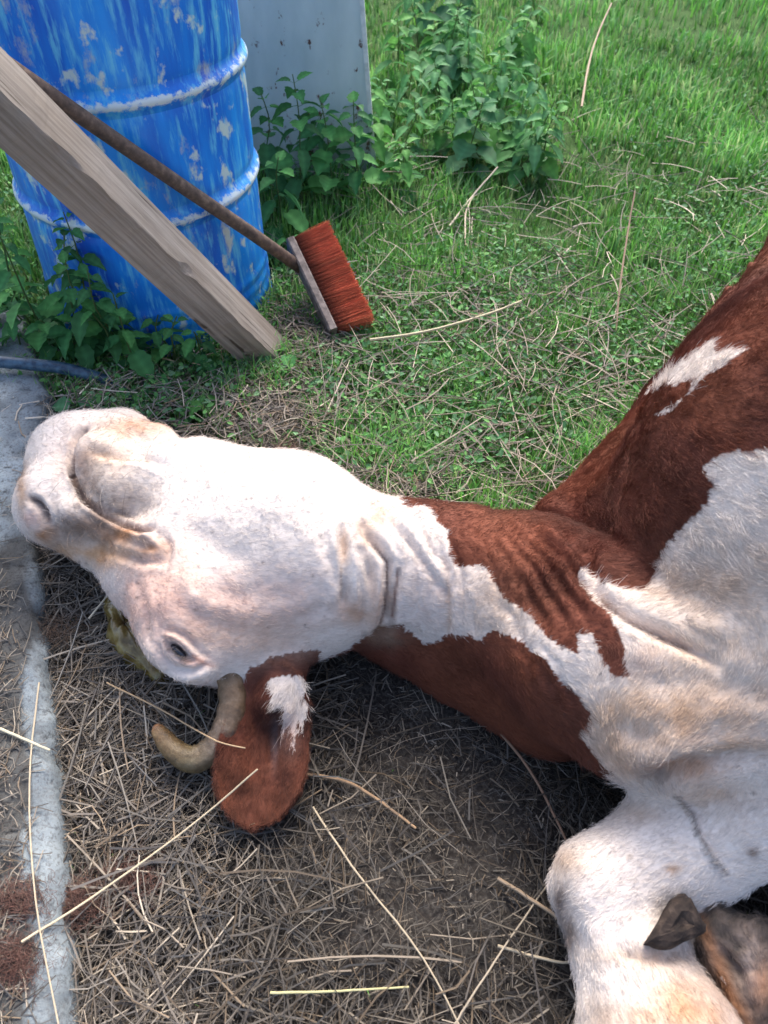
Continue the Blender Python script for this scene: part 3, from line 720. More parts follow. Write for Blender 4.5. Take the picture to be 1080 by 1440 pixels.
lines_ = [ ([(955, 1120), (975, 1145), (985, 1175), (1000, 1200), (1022, 1228)], 3.5, (.16, .13, .12), .8),
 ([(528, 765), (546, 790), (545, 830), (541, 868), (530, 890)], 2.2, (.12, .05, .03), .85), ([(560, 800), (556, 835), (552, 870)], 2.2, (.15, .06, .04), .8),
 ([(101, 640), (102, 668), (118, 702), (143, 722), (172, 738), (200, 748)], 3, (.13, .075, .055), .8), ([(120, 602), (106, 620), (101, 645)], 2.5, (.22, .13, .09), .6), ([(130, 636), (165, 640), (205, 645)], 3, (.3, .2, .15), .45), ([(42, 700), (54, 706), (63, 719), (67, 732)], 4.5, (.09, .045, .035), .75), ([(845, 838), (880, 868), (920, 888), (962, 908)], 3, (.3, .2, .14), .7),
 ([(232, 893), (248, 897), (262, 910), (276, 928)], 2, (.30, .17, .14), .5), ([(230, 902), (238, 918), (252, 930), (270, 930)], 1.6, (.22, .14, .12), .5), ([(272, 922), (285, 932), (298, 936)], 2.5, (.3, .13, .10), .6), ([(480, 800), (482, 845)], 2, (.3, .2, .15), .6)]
for pts, w, cc_, st in lines_:  # crease and nostril shade painted into the colour; the leg streak is a mark
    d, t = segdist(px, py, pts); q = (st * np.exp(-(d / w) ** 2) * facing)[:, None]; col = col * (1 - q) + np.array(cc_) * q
mn = fbm(V * 75 + 33, 4); mw = (sstep(.15, .7, mn) * .45 * np.exp(-((px - 135) / 75) ** 2 - ((py - 705) / 60) ** 2))[:, None]; col = col * (1 - mw) + np.array([.14, .09, .07]) * mw
# flecks of dirt
for _ in range(90):
    fx, fy = random.choice([(random.uniform(110, 480), random.uniform(600, 900)), (random.uniform(780, 1080), random.uniform(900, 1440))])
    d = np.hypot((px - fx), (py - fy) * random.uniform(.8, 1.8)); q = (.6 * np.exp(-(d / random.uniform(1.5, 3.0)) ** 2))[:, None]; col = col * (1 - q) + np.array(DARK) * q
# the dirty second foreleg
kleg = np.min([capd(V, a, ra, b, rb) for g, a, ra, b, rb, k in prims if g == 'k'], axis=0) < .004
dk_ = np.min([capd(V, a, ra, b, rb) for g, a, ra, b, rb, k in prims if g == 'k'], axis=0); dl_ = np.min([capd(V, a, ra, b, rb) for g, a, ra, b, rb, k in prims if g == 'l'], axis=0)
kleg = dk_ < .012; notl = (dk_ < dl_ + .002) & (px > 975)
km = (kleg & notl).astype(float)
mud = np.array([.105, .078, .062]) * np.clip(1 + 1.1 * fbm(V * 55, 5), .12, 2.6)[:, None]; V += N * (km * .0035 * fbm(V * 80, 3))[:, None]
w = (km * (.93 - .5 * np.exp(-((px - 1062) / 16) ** 2 - ((py - 1372) / 34) ** 2)))[:, None]
col = col * (1 - w) + mud * w
w = (km * .6 * np.clip(np.exp(-((px - 1070) / 18) ** 2 - ((py - 1380) / 34) ** 2) + .8 * np.exp(-((px - 1005 - (py - 1340) * .45) / 9) ** 2), 0, 1))[:, None]; col = col * (1 - w) + np.array([.45, .19, .07]) * w
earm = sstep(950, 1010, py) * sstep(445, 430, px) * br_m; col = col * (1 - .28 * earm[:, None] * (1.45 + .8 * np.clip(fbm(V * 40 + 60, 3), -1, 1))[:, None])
col = np.clip(col, .005, .9)
cow = empty('cow', (.55, .75, 0), 'red and white horned cow lying on its side with throat up', 'cow')
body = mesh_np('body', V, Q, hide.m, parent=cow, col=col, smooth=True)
N = normals(V, Q)
order_front = None
def surf(sx, sy, rad=4):
    m = np.where(np.hypot(px - sx, py - sy) < rad)[0]
    i = m[np.argmin(dep[m])]; return V[i].copy(), N[i].copy()
px, py, dep = proj(V)
# eye
ep_, en_ = surf(251, 914, 3)
vd_ = np.array([0, 0, H]) - ep_; vd_ /= np.linalg.norm(vd_)
def uvsphere(c, r, nu=24, nv=16):
    vs = [c + r * np.array([math.sin(t) * math.cos(p), math.sin(t) * math.sin(p), math.cos(t)]) for t in np.linspace(.001, np.pi - .001, nv) for p in np.linspace(0, 2 * np.pi, nu, endpoint=False)]
    f = [[i * nu + j, (i + 1) * nu + j, (i + 1) * nu + (j + 1) % nu, i * nu + (j + 1) % nu] for i in range(nv - 1) for j in range(nu)]
    return np.array(vs), np.array(f)
cr_ = np.array([1., 0, 0]); cu_ = np.cross(vd_, cr_) * 1.0; cu_ = cu_ if cu_[2] > 0 else -cu_; cu_ /= np.linalg.norm(cu_)
e1 = math.cos(R(41)) * cr_ - math.sin(R(41)) * cu_; e2 = np.cross(vd_, e1)
v, f = uvsphere(np.zeros(3), 1.0)
v = ep_ - vd_ * .0008 + v[:, :1] * e1 * .0165 + v[:, 1:2] * e2 * .0062 + v[:, 2:] * vd_ * .0105
mesh_np('eye', v, f, eyem.m, parent=cow, smooth=True)
# horn
hpts = spline([P(322, 945, .115), P(327, 985, .095), P(318, 1025, .075), P(298, 1055, .060), P(270, 1068, .055), P(244, 1054, .058), P(226, 1032, .066), P(219, 1019, .072)], 44)
hr = np.interp(np.linspace(0, 1, 44), [0, .3, .55, .8, .93, 1], [.0215, .0225, .0215, .0155, .0100, .0038]) + .0013 * np.sin(np.arange(44) * 1.7) * np.linspace(1, 0, 44)
v, f = tube(hpts, hr, 28)
tt = np.concatenate([np.repeat(np.linspace(0, 1, 44), 28), [0, 1]])
hc = np.stack([np.interp(tt, [0, .35, .6, .9, 1], q) for q in ([.17, .13, .14, .21, .34], [.115, .10, .11, .13, .17], [.07, .08, .06, .06, .09])], -1)
mesh_np('horn', v, f, hornm.m, parent=cow, col=hc, smooth=True)
# hoof of the folded foreleg
hc0 = [(906, 1326), (946, 1262), (966, 1262), (984, 1292), (992, 1312), (944, 1332)]
top = np.array([P(a, b, z) for (a, b), z in zip(hc0, (.175, .19, .19, .18, .17, .175))])
cen = top.mean(0); nrm = np.array([.05, -.25, 1]); nrm /= np.linalg.norm(nrm)
lay = []
for s, dz in ((.22, .008), (.42, .012), (.62, .011), (.80, .010), (.97, .006), (1.0, 0), (.96, -.025), (.85, -.05)): lay.append(cen + (top - cen) * s + nrm * dz + (np.array([.012, .004, 0]) if dz < -.01 else 0))
def resamp(L, n=30, c=1):
    L = np.vstack([L, L[:1]]); d = np.concatenate([[0], np.cumsum(np.linalg.norm(np.diff(L, axis=0), axis=1))]); t = np.linspace(0, d[-1], n, endpoint=False)
    return np.stack([np.interp(t, d, L[:, k]) for k in range(3)], -1)
lay = [resamp(l) for l in lay]; v = np.concatenate(lay + [[lay[0].mean(0)]]); v[:, :] += (.0030 * fbm(v * 70, 4))[:, None]
f = [[i * 30 + j, (i + 1) * 30 + j, (i + 1) * 30 + (j + 1) % 30, i * 30 + (j + 1) % 30] for i in range(7) for j in range(30)]
mesh_np('hoof', v, [np.array(f), np.array([[240, j, (j + 1) % 30] for j in range(30)])], hoofm.m, parent=cow, smooth=False)

# ---- hair coat
eyeq = ((((px - 251) * math.cos(R(40)) + (py - 915) * math.sin(R(40))) / 19) ** 2 + ((-(px - 251) * math.sin(R(40)) + (py - 915) * math.cos(R(40))) / 7.5) ** 2) > 1
vis = np.where(eyeq & (px > -60) & (px < 1140) & (py > 250) & (py < 1500) & ((N * (np.array([0, 0, H]) - V)).sum(1) > -.02) & (V[:, 2] > .0))[0]
def flow(V, px, py):
    """lie of the hair: away from the muzzle, down the neck, towards the feet on the legs"""
    d = np.zeros_like(V)
    d[:, 0] = 1; d[:, 1] = -.05
    chest = sstep(760, 900, px) * sstep(840, 960, py) * sstep(1140, 1080, py)
    d += chest[:, None] * (np.array([-1.6, -.55, -.1]))
    leg = sstep(1095, 1140, py) * sstep(760, 800, px)
    d = d * (1 - leg)[:, None] + leg[:, None] * np.array([-1, -.45, -.1])
    kn = sstep(1270, 1330, py) * sstep(760, 800, px) * sstep(1100, 1040, px)
    d = d * (1 - kn)[:, None] + kn[:, None] * np.array([.5, -.9, -.1])
    sh_ = sstep(740, 860, px) * sstep(840, 760, py)
    d = d * (1 - sh_)[:, None] + sh_[:, None] * np.array([.75, -.45, .1])
    ear = (py > 945) & (px < 440); d[ear] = np.array([-.15, -1, 0])
    n = vnoise(V * 12 + 3); n2 = vnoise(V * 12 + 40)
    d[:, 0] += .35 * n; d[:, 1] += .35 * n2
    return d
# whorls of longer hair
def hairs(idx, count, lo, hi, lift, rad, jit, name, shade=(.85, 1.15), tipc=None, bundle=None):
    a = rng.choice(idx, count)
    tan = flow(V[a], px[a], py[a]); nn_ = N[a]
    r0 = V[a] + rng.normal(0, .0016, (count, 3))
    tan -= nn_ * (tan * nn_).sum(1)[:, None]; tan /= np.linalg.norm(tan, axis=1)[:, None] + 1e-9
    tan += rng.normal(0, jit, (count, 3))
    if bundle:      # damp tufts: neighbours lean the same way
        tan += bundle * np.stack([vnoise(V[a] * 55 + q) for q in (0, 20, 40)], -1)
    L = rng.uniform(lo, hi, count)[:, None]
    lf = rng.uniform(.4, 1.2, count)[:, None] * lift
    P0 = r0 - nn_ * .001; P1 = r0 + tan * L * .35 + nn_ * L * lf * .6; P2 = r0 + tan * L * .7 + nn_ * L * lf * .85; P3 = r0 + tan * L + nn_ * L * lf * .8
    pts = np.stack([P0, P1, P2, P3], 1).astype(np.float32) - np.array(cow.location, dtype=np.float32)
    hc_ = bpy.data.hair_curves.new(name); hc_.add_curves([4] * count)
    hc_.attributes['position'].data.foreach_set('vector', pts.ravel()) if 'position' in hc_.attributes else hc_.points.foreach_set('position', pts.ravel())
    ra = hc_.attributes.get('radius') or hc_.attributes.new('radius', 'FLOAT', 'POINT')
    ra.data.foreach_set('value', np.tile(np.array([1, .9, .6, .15], np.float32) * rad, count))
    c = np.clip(col[a] * rng.uniform(*shade, count)[:, None], .004, .95)
    c = np.concatenate([np.repeat(c, 4, axis=0), np.ones((count * 4, 1))], 1).astype(np.float32)
    ca = hc_.attributes.new('Col', 'FLOAT_COLOR', 'POINT'); ca.data.foreach_set('color', c.ravel())
    hc_.materials.append(hairm.m)
    o = bpy.data.objects.new(name, hc_); C.objects.link(o); o.parent = cow
    o['kind'] = 'stuff'
    return o
headm = (px[vis] < 560) & (py[vis] < 960)
hairs(vis[headm], 60000, .004, .008, .09, .00019, .2, 'coat', (.93, 1.06), bundle=.3)
hairs(vis[~headm], 170000, .005, .010, .07, .00022, .16, 'coat', (.82, 1.15), bundle=.25)
shz = vis[(px[vis] > 740) & (py[vis] < 860)]
hairs(shz, 26000, .012, .024, .07, .00022, .16, 'coat', (.9, 1.4), bundle=.4)
fringe = vis[((px[vis] > 800) & (py[vis] > 1000) & (py[vis] < 1110) & (px[vis] < 1000)) | ((px[vis] > 372) & (px[vis] < 440) & (py[vis] > 955) & (py[vis] < 1030)) | ((px[vis] > 900) & (py[vis] > 720) & (py[vis] < 840))]
hairs(fringe, 4000, .009, .018, .10, .00022, .25, 'coat', (.75, 1.2), bundle=.6)

mz = vis[(px[vis] > 30) & (px[vis] < 205) & (py[vis] > 600) & (py[vis] < 760)]
hairs(mz, 140, .018, .036, .9, .00022, .5, 'whiskers', (.5, 1.0))
lash = vis[(np.abs((-(px[vis] - 251) * math.sin(R(40)) + (py[vis] - 915) * math.cos(R(40))) - 8) < 2.0) & (np.abs((px[vis] - 251) * math.cos(R(40)) + (py[vis] - 915) * math.sin(R(40))) < 15)]
hairs(lash, 70, .008, .014, .5, .00025, .35, 'eyelashes', (.25, .6))

# ------------------------------------------------------------------ yellow slime beside the face
def blob(poly, z, hgt, n=38, seed=0):
    poly = np.array(poly, float); c = poly.mean(0); vs = []; 
    per = resamp(np.concatenate([poly, np.zeros((len(poly), 1))], 1), n)[:, :2]
    for s in (0, .25, .45, .65, .8, .92, 1.0):
        for q in per:
            a = c + (q - c) * s; w = P(a[0], a[1], z + hgt * .4)
            vs.append([w[0], w[1], 0])
    vs = np.array(vs); r = np.repeat([0, .25, .45, .65, .8, .92, 1.0], n)
    vs[:, 2] = z + hgt * np.sqrt(np.clip(1 - r ** 2, 0, 1)) + (1 - r ** 3) * .012 * fbm(vs * 45, 4) - .012 * (r == 1)
    f = [[i * n + j, i * n + (j + 1) % n, (i + 1) * n + (j + 1) % n, (i + 1) * n + j] for i in range(6) for j in range(n)]
    return vs, np.array(f)
v, f = blob([(146, 808), (172, 815), (190, 850), (215, 900), (240, 945), (222, 962), (195, 940), (168, 925), (146, 895), (150, 870), (140, 850), (150, 830)], .008, .040)
tag(mesh_np('slime_puddle', v, f, bilem.m, smooth=True), 'yellow green glossy slime pooled beside the face on the straw', 'puddle')

# ------------------------------------------------------------------ strands: straw, grass
def strands(name, p0, p1, w0, w1, cols, bend=.1, seg=2, z_up=None, sides=3):
    n = len(p0); d = p1 - p0; L = np.linalg.norm(d, axis=1)[:, None]; t = d / (L + 1e-9)
    s = np.cross(t, [0, 0, 1.]); s /= np.linalg.norm(s, axis=1)[:, None] + 1e-9; u = np.cross(s, t)
    off = rng.normal(0, 1, (n, 1)) * bend * L; offz = np.abs(rng.normal(0, 1, (n, 1))) * bend * .4 * L
    K = seg + 1; vs = np.zeros((n, K, sides, 3), np.float32)
    for k in range(K):
        q = k / seg; c = p0 + d * q + (s * off + np.array([0, 0, 1.]) * offz) * (4 * q * (1 - q)); w = (w0 + (w1 - w0) * q)[:, None]
        for j in range(sides):
            a = 2 * np.pi * j / sides; vs[:, k, j] = c + s * w * math.cos(a) + u * w * math.sin(a)
    base = (np.arange(n) * K * sides)[:, None]; f = []
    for k in range(seg):
        for j in range(sides):
            f.append(base + np.array([k * sides + j, k * sides + (j + 1) % sides, (k + 1) * sides + (j + 1) % sides, (k + 1) * sides + j]))
    f = np.stack(f, 1).reshape(-1, 4)
    return mesh_np(name, vs.reshape(-1, 3), f, strawm.m, col=np.repeat(cols, K * sides, axis=0))
def randpx(n, x0, x1, y0, y1): return rng.uniform(x0, x1, n), rng.uniform(y0, y1, n)
def P_arr(px, py, z=0.0):
    x = (px - 540) / F; y = (720 - py) / F
    dx, dy, dz = x, cT + y * sT, -sT + y * cT; t = (H - z) / -dz
    return np.stack([dx * t, dy * t, np.zeros_like(dx) + z], -1)
def proj_g(x, y):
    v = np.stack([x, y, x * 0], -1); a, b, _ = proj(v); return a, b
pal = np.array([[.21, .18, .145], [.165, .145, .12], [.29, .255, .205], [.11, .098, .085], [.07, .061, .053], [.15, .14, .125], [.17, .13, .09], [.10, .09, .08]])
def hay(n, lmin, lmax, wid, zlo, zhi, dens, name, area=(-1.3, 1.5, -.05, 1.5), seg=2, bright=1.0, bend=.06):
    x = rng.uniform(area[0], area[1], n * 4); y = rng.uniform(area[2], area[3], n * 4)
    a, b = proj_g(x, y); pr = dens(a, b, x, y); k = rng.random(n * 4) < pr; x, y = x[k][:n], y[k][:n]; n = len(x)
    L = rng.uniform(lmin, lmax, n) * rng.uniform(.5, 1, n); th = rng.uniform(0, 2 * np.pi, n)
    gz = ground_z(x, y); z = gz + .008 + rng.uniform(zlo, zhi, n); dz = rng.normal(0, .10, n) * L
    p0 = np.stack([x - np.cos(th) * L / 2, y - np.sin(th) * L / 2, z - dz / 2], -1); p1 = np.stack([x + np.cos(th) * L / 2, y + np.sin(th) * L / 2, z + dz / 2], -1)
    kx = np.interp(p0[:, 1], ep[::-1, 1], ep[::-1, 0]); 
    c = .93 * pal[rng.integers(0, len(pal), n)] * rng.uniform(.6, 1.35, n)[:, None] * bright
    w = rng.uniform(.35, 1.4, n) ** 1.3 * wid
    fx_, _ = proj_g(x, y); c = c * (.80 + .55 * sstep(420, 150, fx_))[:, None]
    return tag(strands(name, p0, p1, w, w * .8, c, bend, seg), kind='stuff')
def dens_hay(a, b, x, y):
    g = 1 - greenness(x, y); e = np.interp(y, ep[::-1, 1], ep[::-1, 0])
    d = .13 + .87 * np.exp(-((a - 230) / 200) ** 2 - ((b - 1000) / 420) ** 2)
    d += .35 * sstep(1150, 1400, b) * sstep(1000, 500, a)
    d *= 1 - .78 * np.exp(-((a - 620) / 180) ** 2 - ((b - 1200) / 230) ** 2)
    d += .25 * fbm(np.stack([x * 7, y * 7, x * 0], -1), 3)
    return np.clip(d, .03, 1) * g * (x > e)
tag(hay(10500, .03, .15, .0013, 0, .024, dens_hay, 'straw_litter', seg=2, bright=1.0), 'thin grey and tan straw scattered over the soil')
tag(hay(24000, .015, .075, .0007, -.002, .018, lambda a, b, x, y: .25 * (1 - greenness(x, y)) + .75 * dens_hay(a, b, x, y), 'fine_straw', seg=2, bright=.85, bend=.12), 'fine broken straw matted into the soil')
def dens_chaff(a, b, x, y): return (.35 + .65 * dens_hay(a, b, x, y)) * (1 - greenness(x, y) * .9)
tag(hay(42000, .005, .024, .0010, -.006, .006, dens_chaff, 'chaff', seg=1), 'short dry chaff lying on the soil')
def dens_long(a, b, x, y): return dens_hay(a, b, x, y) * .7 + .1
tag(hay(420, .18, .34, .0014, .010, .030, dens_long, 'long_straw', seg=4, bright=1.15, bend=.05), 'longer pale straws on top of the litter')
def dens_clump(a, b, x, y):
    return np.clip(1.3 * np.exp(-((a - 385) / 60) ** 2 - ((b - 590) / 42) ** 2) + 1.2 * np.exp(-((a - 420) / 50) ** 2 - ((b - 480) / 30) ** 2) + .8 * np.exp(-((a - 560) / 70) ** 2 - ((b - 690) / 25) ** 2) + .6 * np.exp(-((a - 180) / 90) ** 2 - ((b - 560) / 30) ** 2) + .10, 0, 1) * (y > 1.0)
tag(hay(7000, .04, .13, .0013, .005, .045, dens_clump, 'dry_grass_clumps', area=(-.9, .6, .9, 2.0), bright=1.9), 'pale dead grass matted at the edge of the green grass')
# litter lying on the concrete
n = 2400; yy = rng.uniform(-.0, 1.1, n); e = np.interp(yy, ep[::-1, 1], ep[::-1, 0]); xx = e - np.abs(rng.normal(.085, .045, n)) - .03; keep_ = (yy < .85) | (rng.random(n) < .15); yy, xx = yy[keep_], xx[keep_]; n = len(yy); th = rng.uniform(0, 6.28, n); L = rng.uniform(.008, .07, n) * rng.uniform(.4, 1, n)
p0 = np.stack([xx, yy, np.full(n, zk + .003)], -1); p1 = p0 + np.stack([np.cos(th) * L, np.sin(th) * L, rng.uniform(0, .004, n)], -1)
tag(strands('kerb_litter', p0, p1, np.full(n, .001), np.full(n, .0008), pal[rng.integers(0, 7, n)] * 1.1), 'chaff and short straw lying on the concrete', kind='stuff')

# grass blades
def grass(n, area, hmin, hmax, w, name, cols, densf, lean=.55, pxmode=None, trunc=None):
    if pxmode:
        a, b = randpx(n, *pxmode); q = P_arr(a, b); x, y = q[:, 0], q[:, 1]
    else: x = rng.uniform(area[0], area[1], n); y = rng.uniform(area[2], area[3], n); a, b = proj_g(x, y)
    k = rng.random(n) < densf(a, b, x, y); x, y = x[k], y[k]; n = len(x)
    cl = fbm(np.stack([x * 4, y * 4, x * 0 + 9], -1), 3)
    h = rng.uniform(hmin, hmax, n) * (1 + .45 * cl); th = rng.uniform(0, 2 * np.pi, n) ; ln = rng.uniform(.1, 1, n) * lean
    dist = np.hypot(x, y); ww = w * rng.uniform(.6, 1.3, n) * np.clip(dist / 1.6, 1, 2.2)
    z = ground_z(x, y); b0 = np.stack([x, y, z], -1); dirv = np.stack([np.cos(th), np.sin(th), th * 0], -1); sid = np.stack([-np.sin(th + .6), np.cos(th + .6), th * 0], -1)
    m = b0 + dirv * (h * ln * .35)[:, None] + np.array([0, 0, 1]) * (h * .6)[:, None]; t = b0 + dirv * (h * ln * 1.1)[:, None] + np.array([0, 0, 1]) * (h * (1 - .35 * ln))[:, None]
    v = np.stack([b0 - sid * ww[:, None], b0 + sid * ww[:, None], m + sid * ww[:, None] * .8, m - sid * ww[:, None] * .8, t], 1)
    base = (np.arange(n) * 5)[:, None]; f4 = base + np.array([0, 1, 2, 3]); f3 = base + np.array([3, 2, 4])
    c = cols[rng.integers(0, len(cols), n)] * rng.uniform(.7, 1.3, n)[:, None] * (1 + .30 * cl)[:, None]
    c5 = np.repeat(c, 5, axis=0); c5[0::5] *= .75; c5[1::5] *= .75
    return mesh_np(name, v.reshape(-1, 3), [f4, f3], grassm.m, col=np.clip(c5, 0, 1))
gcol = np.array([[.10, .30, .05], [.15, .38, .07], [.08, .25, .055], [.22, .44, .13], [.13, .30, .11], [.28, .38, .17]])
drumd = lambda x, y: np.hypot(x - BC[0], y - BC[1]) > BR + .01
def thin(a, b): return 1 - np.clip(1.0 * np.exp(-((a - 395) / 80) ** 2 - ((b - 605) / 50) ** 2) + .85 * np.exp(-((a - 425) / 55) ** 2 - ((b - 475) / 32) ** 2) + .6 * np.exp(-((a - 560) / 80) ** 2 - ((b - 695) / 28) ** 2), 0, .92)
def dg(a, b, x, y): return thin(a, b) * greenness(x, y) * drumd(x, y) * np.clip(.75 + .5 * fbm(np.stack([x * 6, y * 6, x * 0 + 5], -1), 2), .1, 1)
tag(grass(75000, None, .030, .090, .0018, 'grass', gcol, dg, pxmode=(-60, 1250, 60, 760)), 'short green grass growing over the yard', kind='stuff')
tag(grass(60000, (-2.2, 4.2, 1.6, 7.5), .04, .09, .0022, 'meadow_grass', gcol, lambda a, b, x, y: dg(a, b, x, y), ), 'looser green grass reaching away across the yard', kind='stuff')
def dsp(a, b, x, y): return (1 - greenness(x, y)) * .8 * np.clip(np.exp(-((a - 105) / 35) ** 2 - ((b - 1160) / 80) ** 2) + .7 * np.exp(-((a - 300) / 30) ** 2 - ((b - 1170) / 20) ** 2) + .012, 0, 1)
tag(grass(6000, (-1.0, .6, .1, 1.2), .015, .04, .0010, 'sparse_grass', gcol * .8, dsp), 'thin green blades sprouting through the straw', kind='stuff')
# clover and small weed leaves
def leaflets(n, pxmode, size, hz, name, cols, densf):
    a, b = randpx(n, *pxmode); q = P_arr(a, b); x, y = q[:, 0], q[:, 1]; k = rng.random(n) < densf(a, b, x, y); x, y = x[k], y[k]; n = len(x)
    z = ground_z(x, y) + rng.uniform(.2, 1, n) * hz; c = np.stack([x, y, z], -1)
    nrm = np.stack([rng.normal(0, .45, n), rng.normal(0, .45, n) - .15, np.ones(n)], -1); nrm /= np.linalg.norm(nrm, axis=1)[:, None]
    th = rng.uniform(0, 6.28, n); u = np.stack([np.cos(th), np.sin(th), th * 0], -1); u -= nrm * (u * nrm).sum(1)[:, None]; u /= np.linalg.norm(u, axis=1)[:, None]; w = np.cross(nrm, u)
    s = (rng.uniform(.55, 1.2, n) * size)[:, None]
    out_ = [c - u * s, c - u * s * .3 + w * s * .55 + nrm * s * .16, c + u * s * .5 + w * s * .5 + nrm * s * .16, c + u * s * 1.1, c + u * s * .5 - w * s * .5 + nrm * s * .16, c - u * s * .3 - w * s * .55 + nrm * s * .16]
    v = np.stack(out_, 1); base = (np.arange(n) * 6)[:, None]
    f = np.concatenate([base + np.array([0, 3, 2, 1]), base + np.array([0, 5, 4, 3])])
    cc = cols[rng.integers(0, len(cols), n)] * rng.uniform(.7, 1.3, n)[:, None]
    return mesh_np(name, v.reshape(-1, 3), f, leafm.m, col=np.repeat(cc, 6, axis=0))
lcol = np.array([[.08, .24, .07], [.12, .31, .10], [.09, .23, .11], [.16, .36, .12], [.20, .36, .20]])
def dl(a, b, x, y): return thin(a, b) * greenness(x, y) * drumd(x, y) * np.clip(.55 + .9 * fbm(np.stack([x * 3 + 4, y * 3, x * 0], -1), 3), .03, 1) * sstep(0, 350, b)
tag(leaflets(42000, (-60, 1250, 30, 760), .0085, .055, 'clover', lcol, dl), 'small round clover and weed leaves among the grass', kind='stuff')
# dry stems through the grass
n = 2000; a, b = randpx(n, 420, 1150, 180, 740); q = P_arr(a, b); x, y = q[:, 0], q[:, 1]; k = (greenness(x, y) > .5) & (rng.random(n) < sstep(0, 500, b)); x, y = x[k], y[k]; n = len(x)
th = rng.uniform(0, 6.28, n); L = rng.uniform(.04, .22, n); z0 = ground_z(x, y) + rng.uniform(.015, .055, n)
p0 = np.stack([x, y, z0], -1); p1 = p0 + np.stack([np.cos(th) * L, np.sin(th) * L, rng.uniform(-.1, .25, n) * L], -1); w = rng.uniform(.0009, .0019, n)
tag(strands('dry_stems', p0, p1, w, w * .7, pal[rng.integers(0, 4, n)] * rng.uniform(1.1, 2.2, n)[:, None], .05, 3), 'dry pale stems caught in the green grass', kind='stuff')

# ------------------------------------------------------------------ single stalks
def stalk(pts, w, colr, label, name='straw_stalk', cat='straw', n=14):
    q = spline([P(*p) for p in pts], n); q[1:-1] += rng.normal(0, .0003, (n - 2, 3)); v, f = tube(q, np.linspace(w, w * .7, n), 7)
    o = mesh_np(name, v, f, strawm.m, col=np.array(colr)); return tag(o, label, cat)
stalk([(30, 1325, .06), (140, 1255, .03), (270, 1160, .05), (362, 1082, .115)], .0018, (.60, .50, .34), 'long pale straw slanting from the kerb up onto the ear')
stalk([(440, 1135, .02), (500, 1225, .03), (590, 1340, .03), (650, 1450, .02)], .0016, (.45, .38, .27), 'long thin straw running from below the ear to the bottom edge')
stalk([(150, 960, .03), (230, 1000, .06), (300, 1040, .10), (345, 1052, .11)], .0015, (.42, .30, .18), 'brown straw lying across the horn')
stalk([(430, 1088, .02), (500, 1105, .025), (585, 1165, .02)], .0030, (.30, .20, .12), 'thick brown stalk on dark soil to the right of the ear')
stalk([(55, 960, .055), (42, 1080, .055), (48, 1250, .06), (82, 1440, .05)], .0015, (.50, .42, .30), 'long straw lying lengthwise along the kerb')
stalk([(0, 1025, .055), (70, 1055, .055)], .0026, (.62, .56, .40), 'short pale straw lying across the kerb beside the horn')
stalk([(865, 480, .0), (872, 400, .08), (884, 320, .16), (893, 268, .22)], .0030, (.34, .24, .17), 'upright dead brown stalk standing in the grass', 'dead_stalk', 'stalk')
stalk([(818, 150, .05), (828, 90, .12), (842, 45, .18), (860, 5, .24)], .0045, (.46, .34, .25), 'dry pinkish stalk leaning in the far grass', 'dead_stalk', 'stalk')
stalk([(632, 318, .03), (665, 275, .06), (700, 235, .10)], .0034, (.50, .44, .34), 'forked dry stem leaning left of the far grass', 'dead_stalk', 'stalk')
stalk([(655, 345, .03), (655, 300, .05), (668, 272, .06)], .003, (.45, .38, .28), 'short dry stem under the forked stem in the grass', 'dead_stalk', 'stalk')
stalk([(520, 478, .06), (600, 466, .055), (690, 440, .05), (740, 420, .04)], .0042, (.46, .42, .28), 'thick pale grass stem lying to the right of the broom', 'grass_stem', 'stem')
stalk([(380, 1396, .03), (470, 1394, .03), (575, 1388, .02)], .0018, (.48, .45, .24), 'yellow green straw lying level near the bottom edge')
stalk([(700, 1235, .02), (770, 1280, .03), (800, 1305, .03)], .0030, (.36, .27, .18), 'bent brown straw touching the folded knee')
stalk([(660, 985, .02), (740, 1075, .03), (800, 1190, .02)], .0026, (.24, .15, .10), 'dark brown stalk in the shadow under the neck')
stalk([(700, 1330, .02), (780, 1352, .03), (815, 1350, .03)], .0022, (.45, .38, .27), 'pale straw pointing at the folded leg below the knee')
stalk([(640, 1440, .02), (690, 1360, .03), (800, 1200, .02)], .0015, (.42, .36, .27), 'thin straw slanting up towards the bent knee from the bottom')
stalk([(125, 870, .05), (163, 822, .06)], .0018, (.60, .54, .42), 'pale straw sticking up beside the yellow slime')
stalk([(150, 770, .05), (215, 660, .0)], .0012, (.5, .4, .3), 'thin straw tucked under the muzzle')
stalk([(960, 1330, .02), (995, 1275, .05), (1040, 1222, .05)], .0022, (.40, .30, .14), 'yellowish straw between the forearm and the dirty leg')

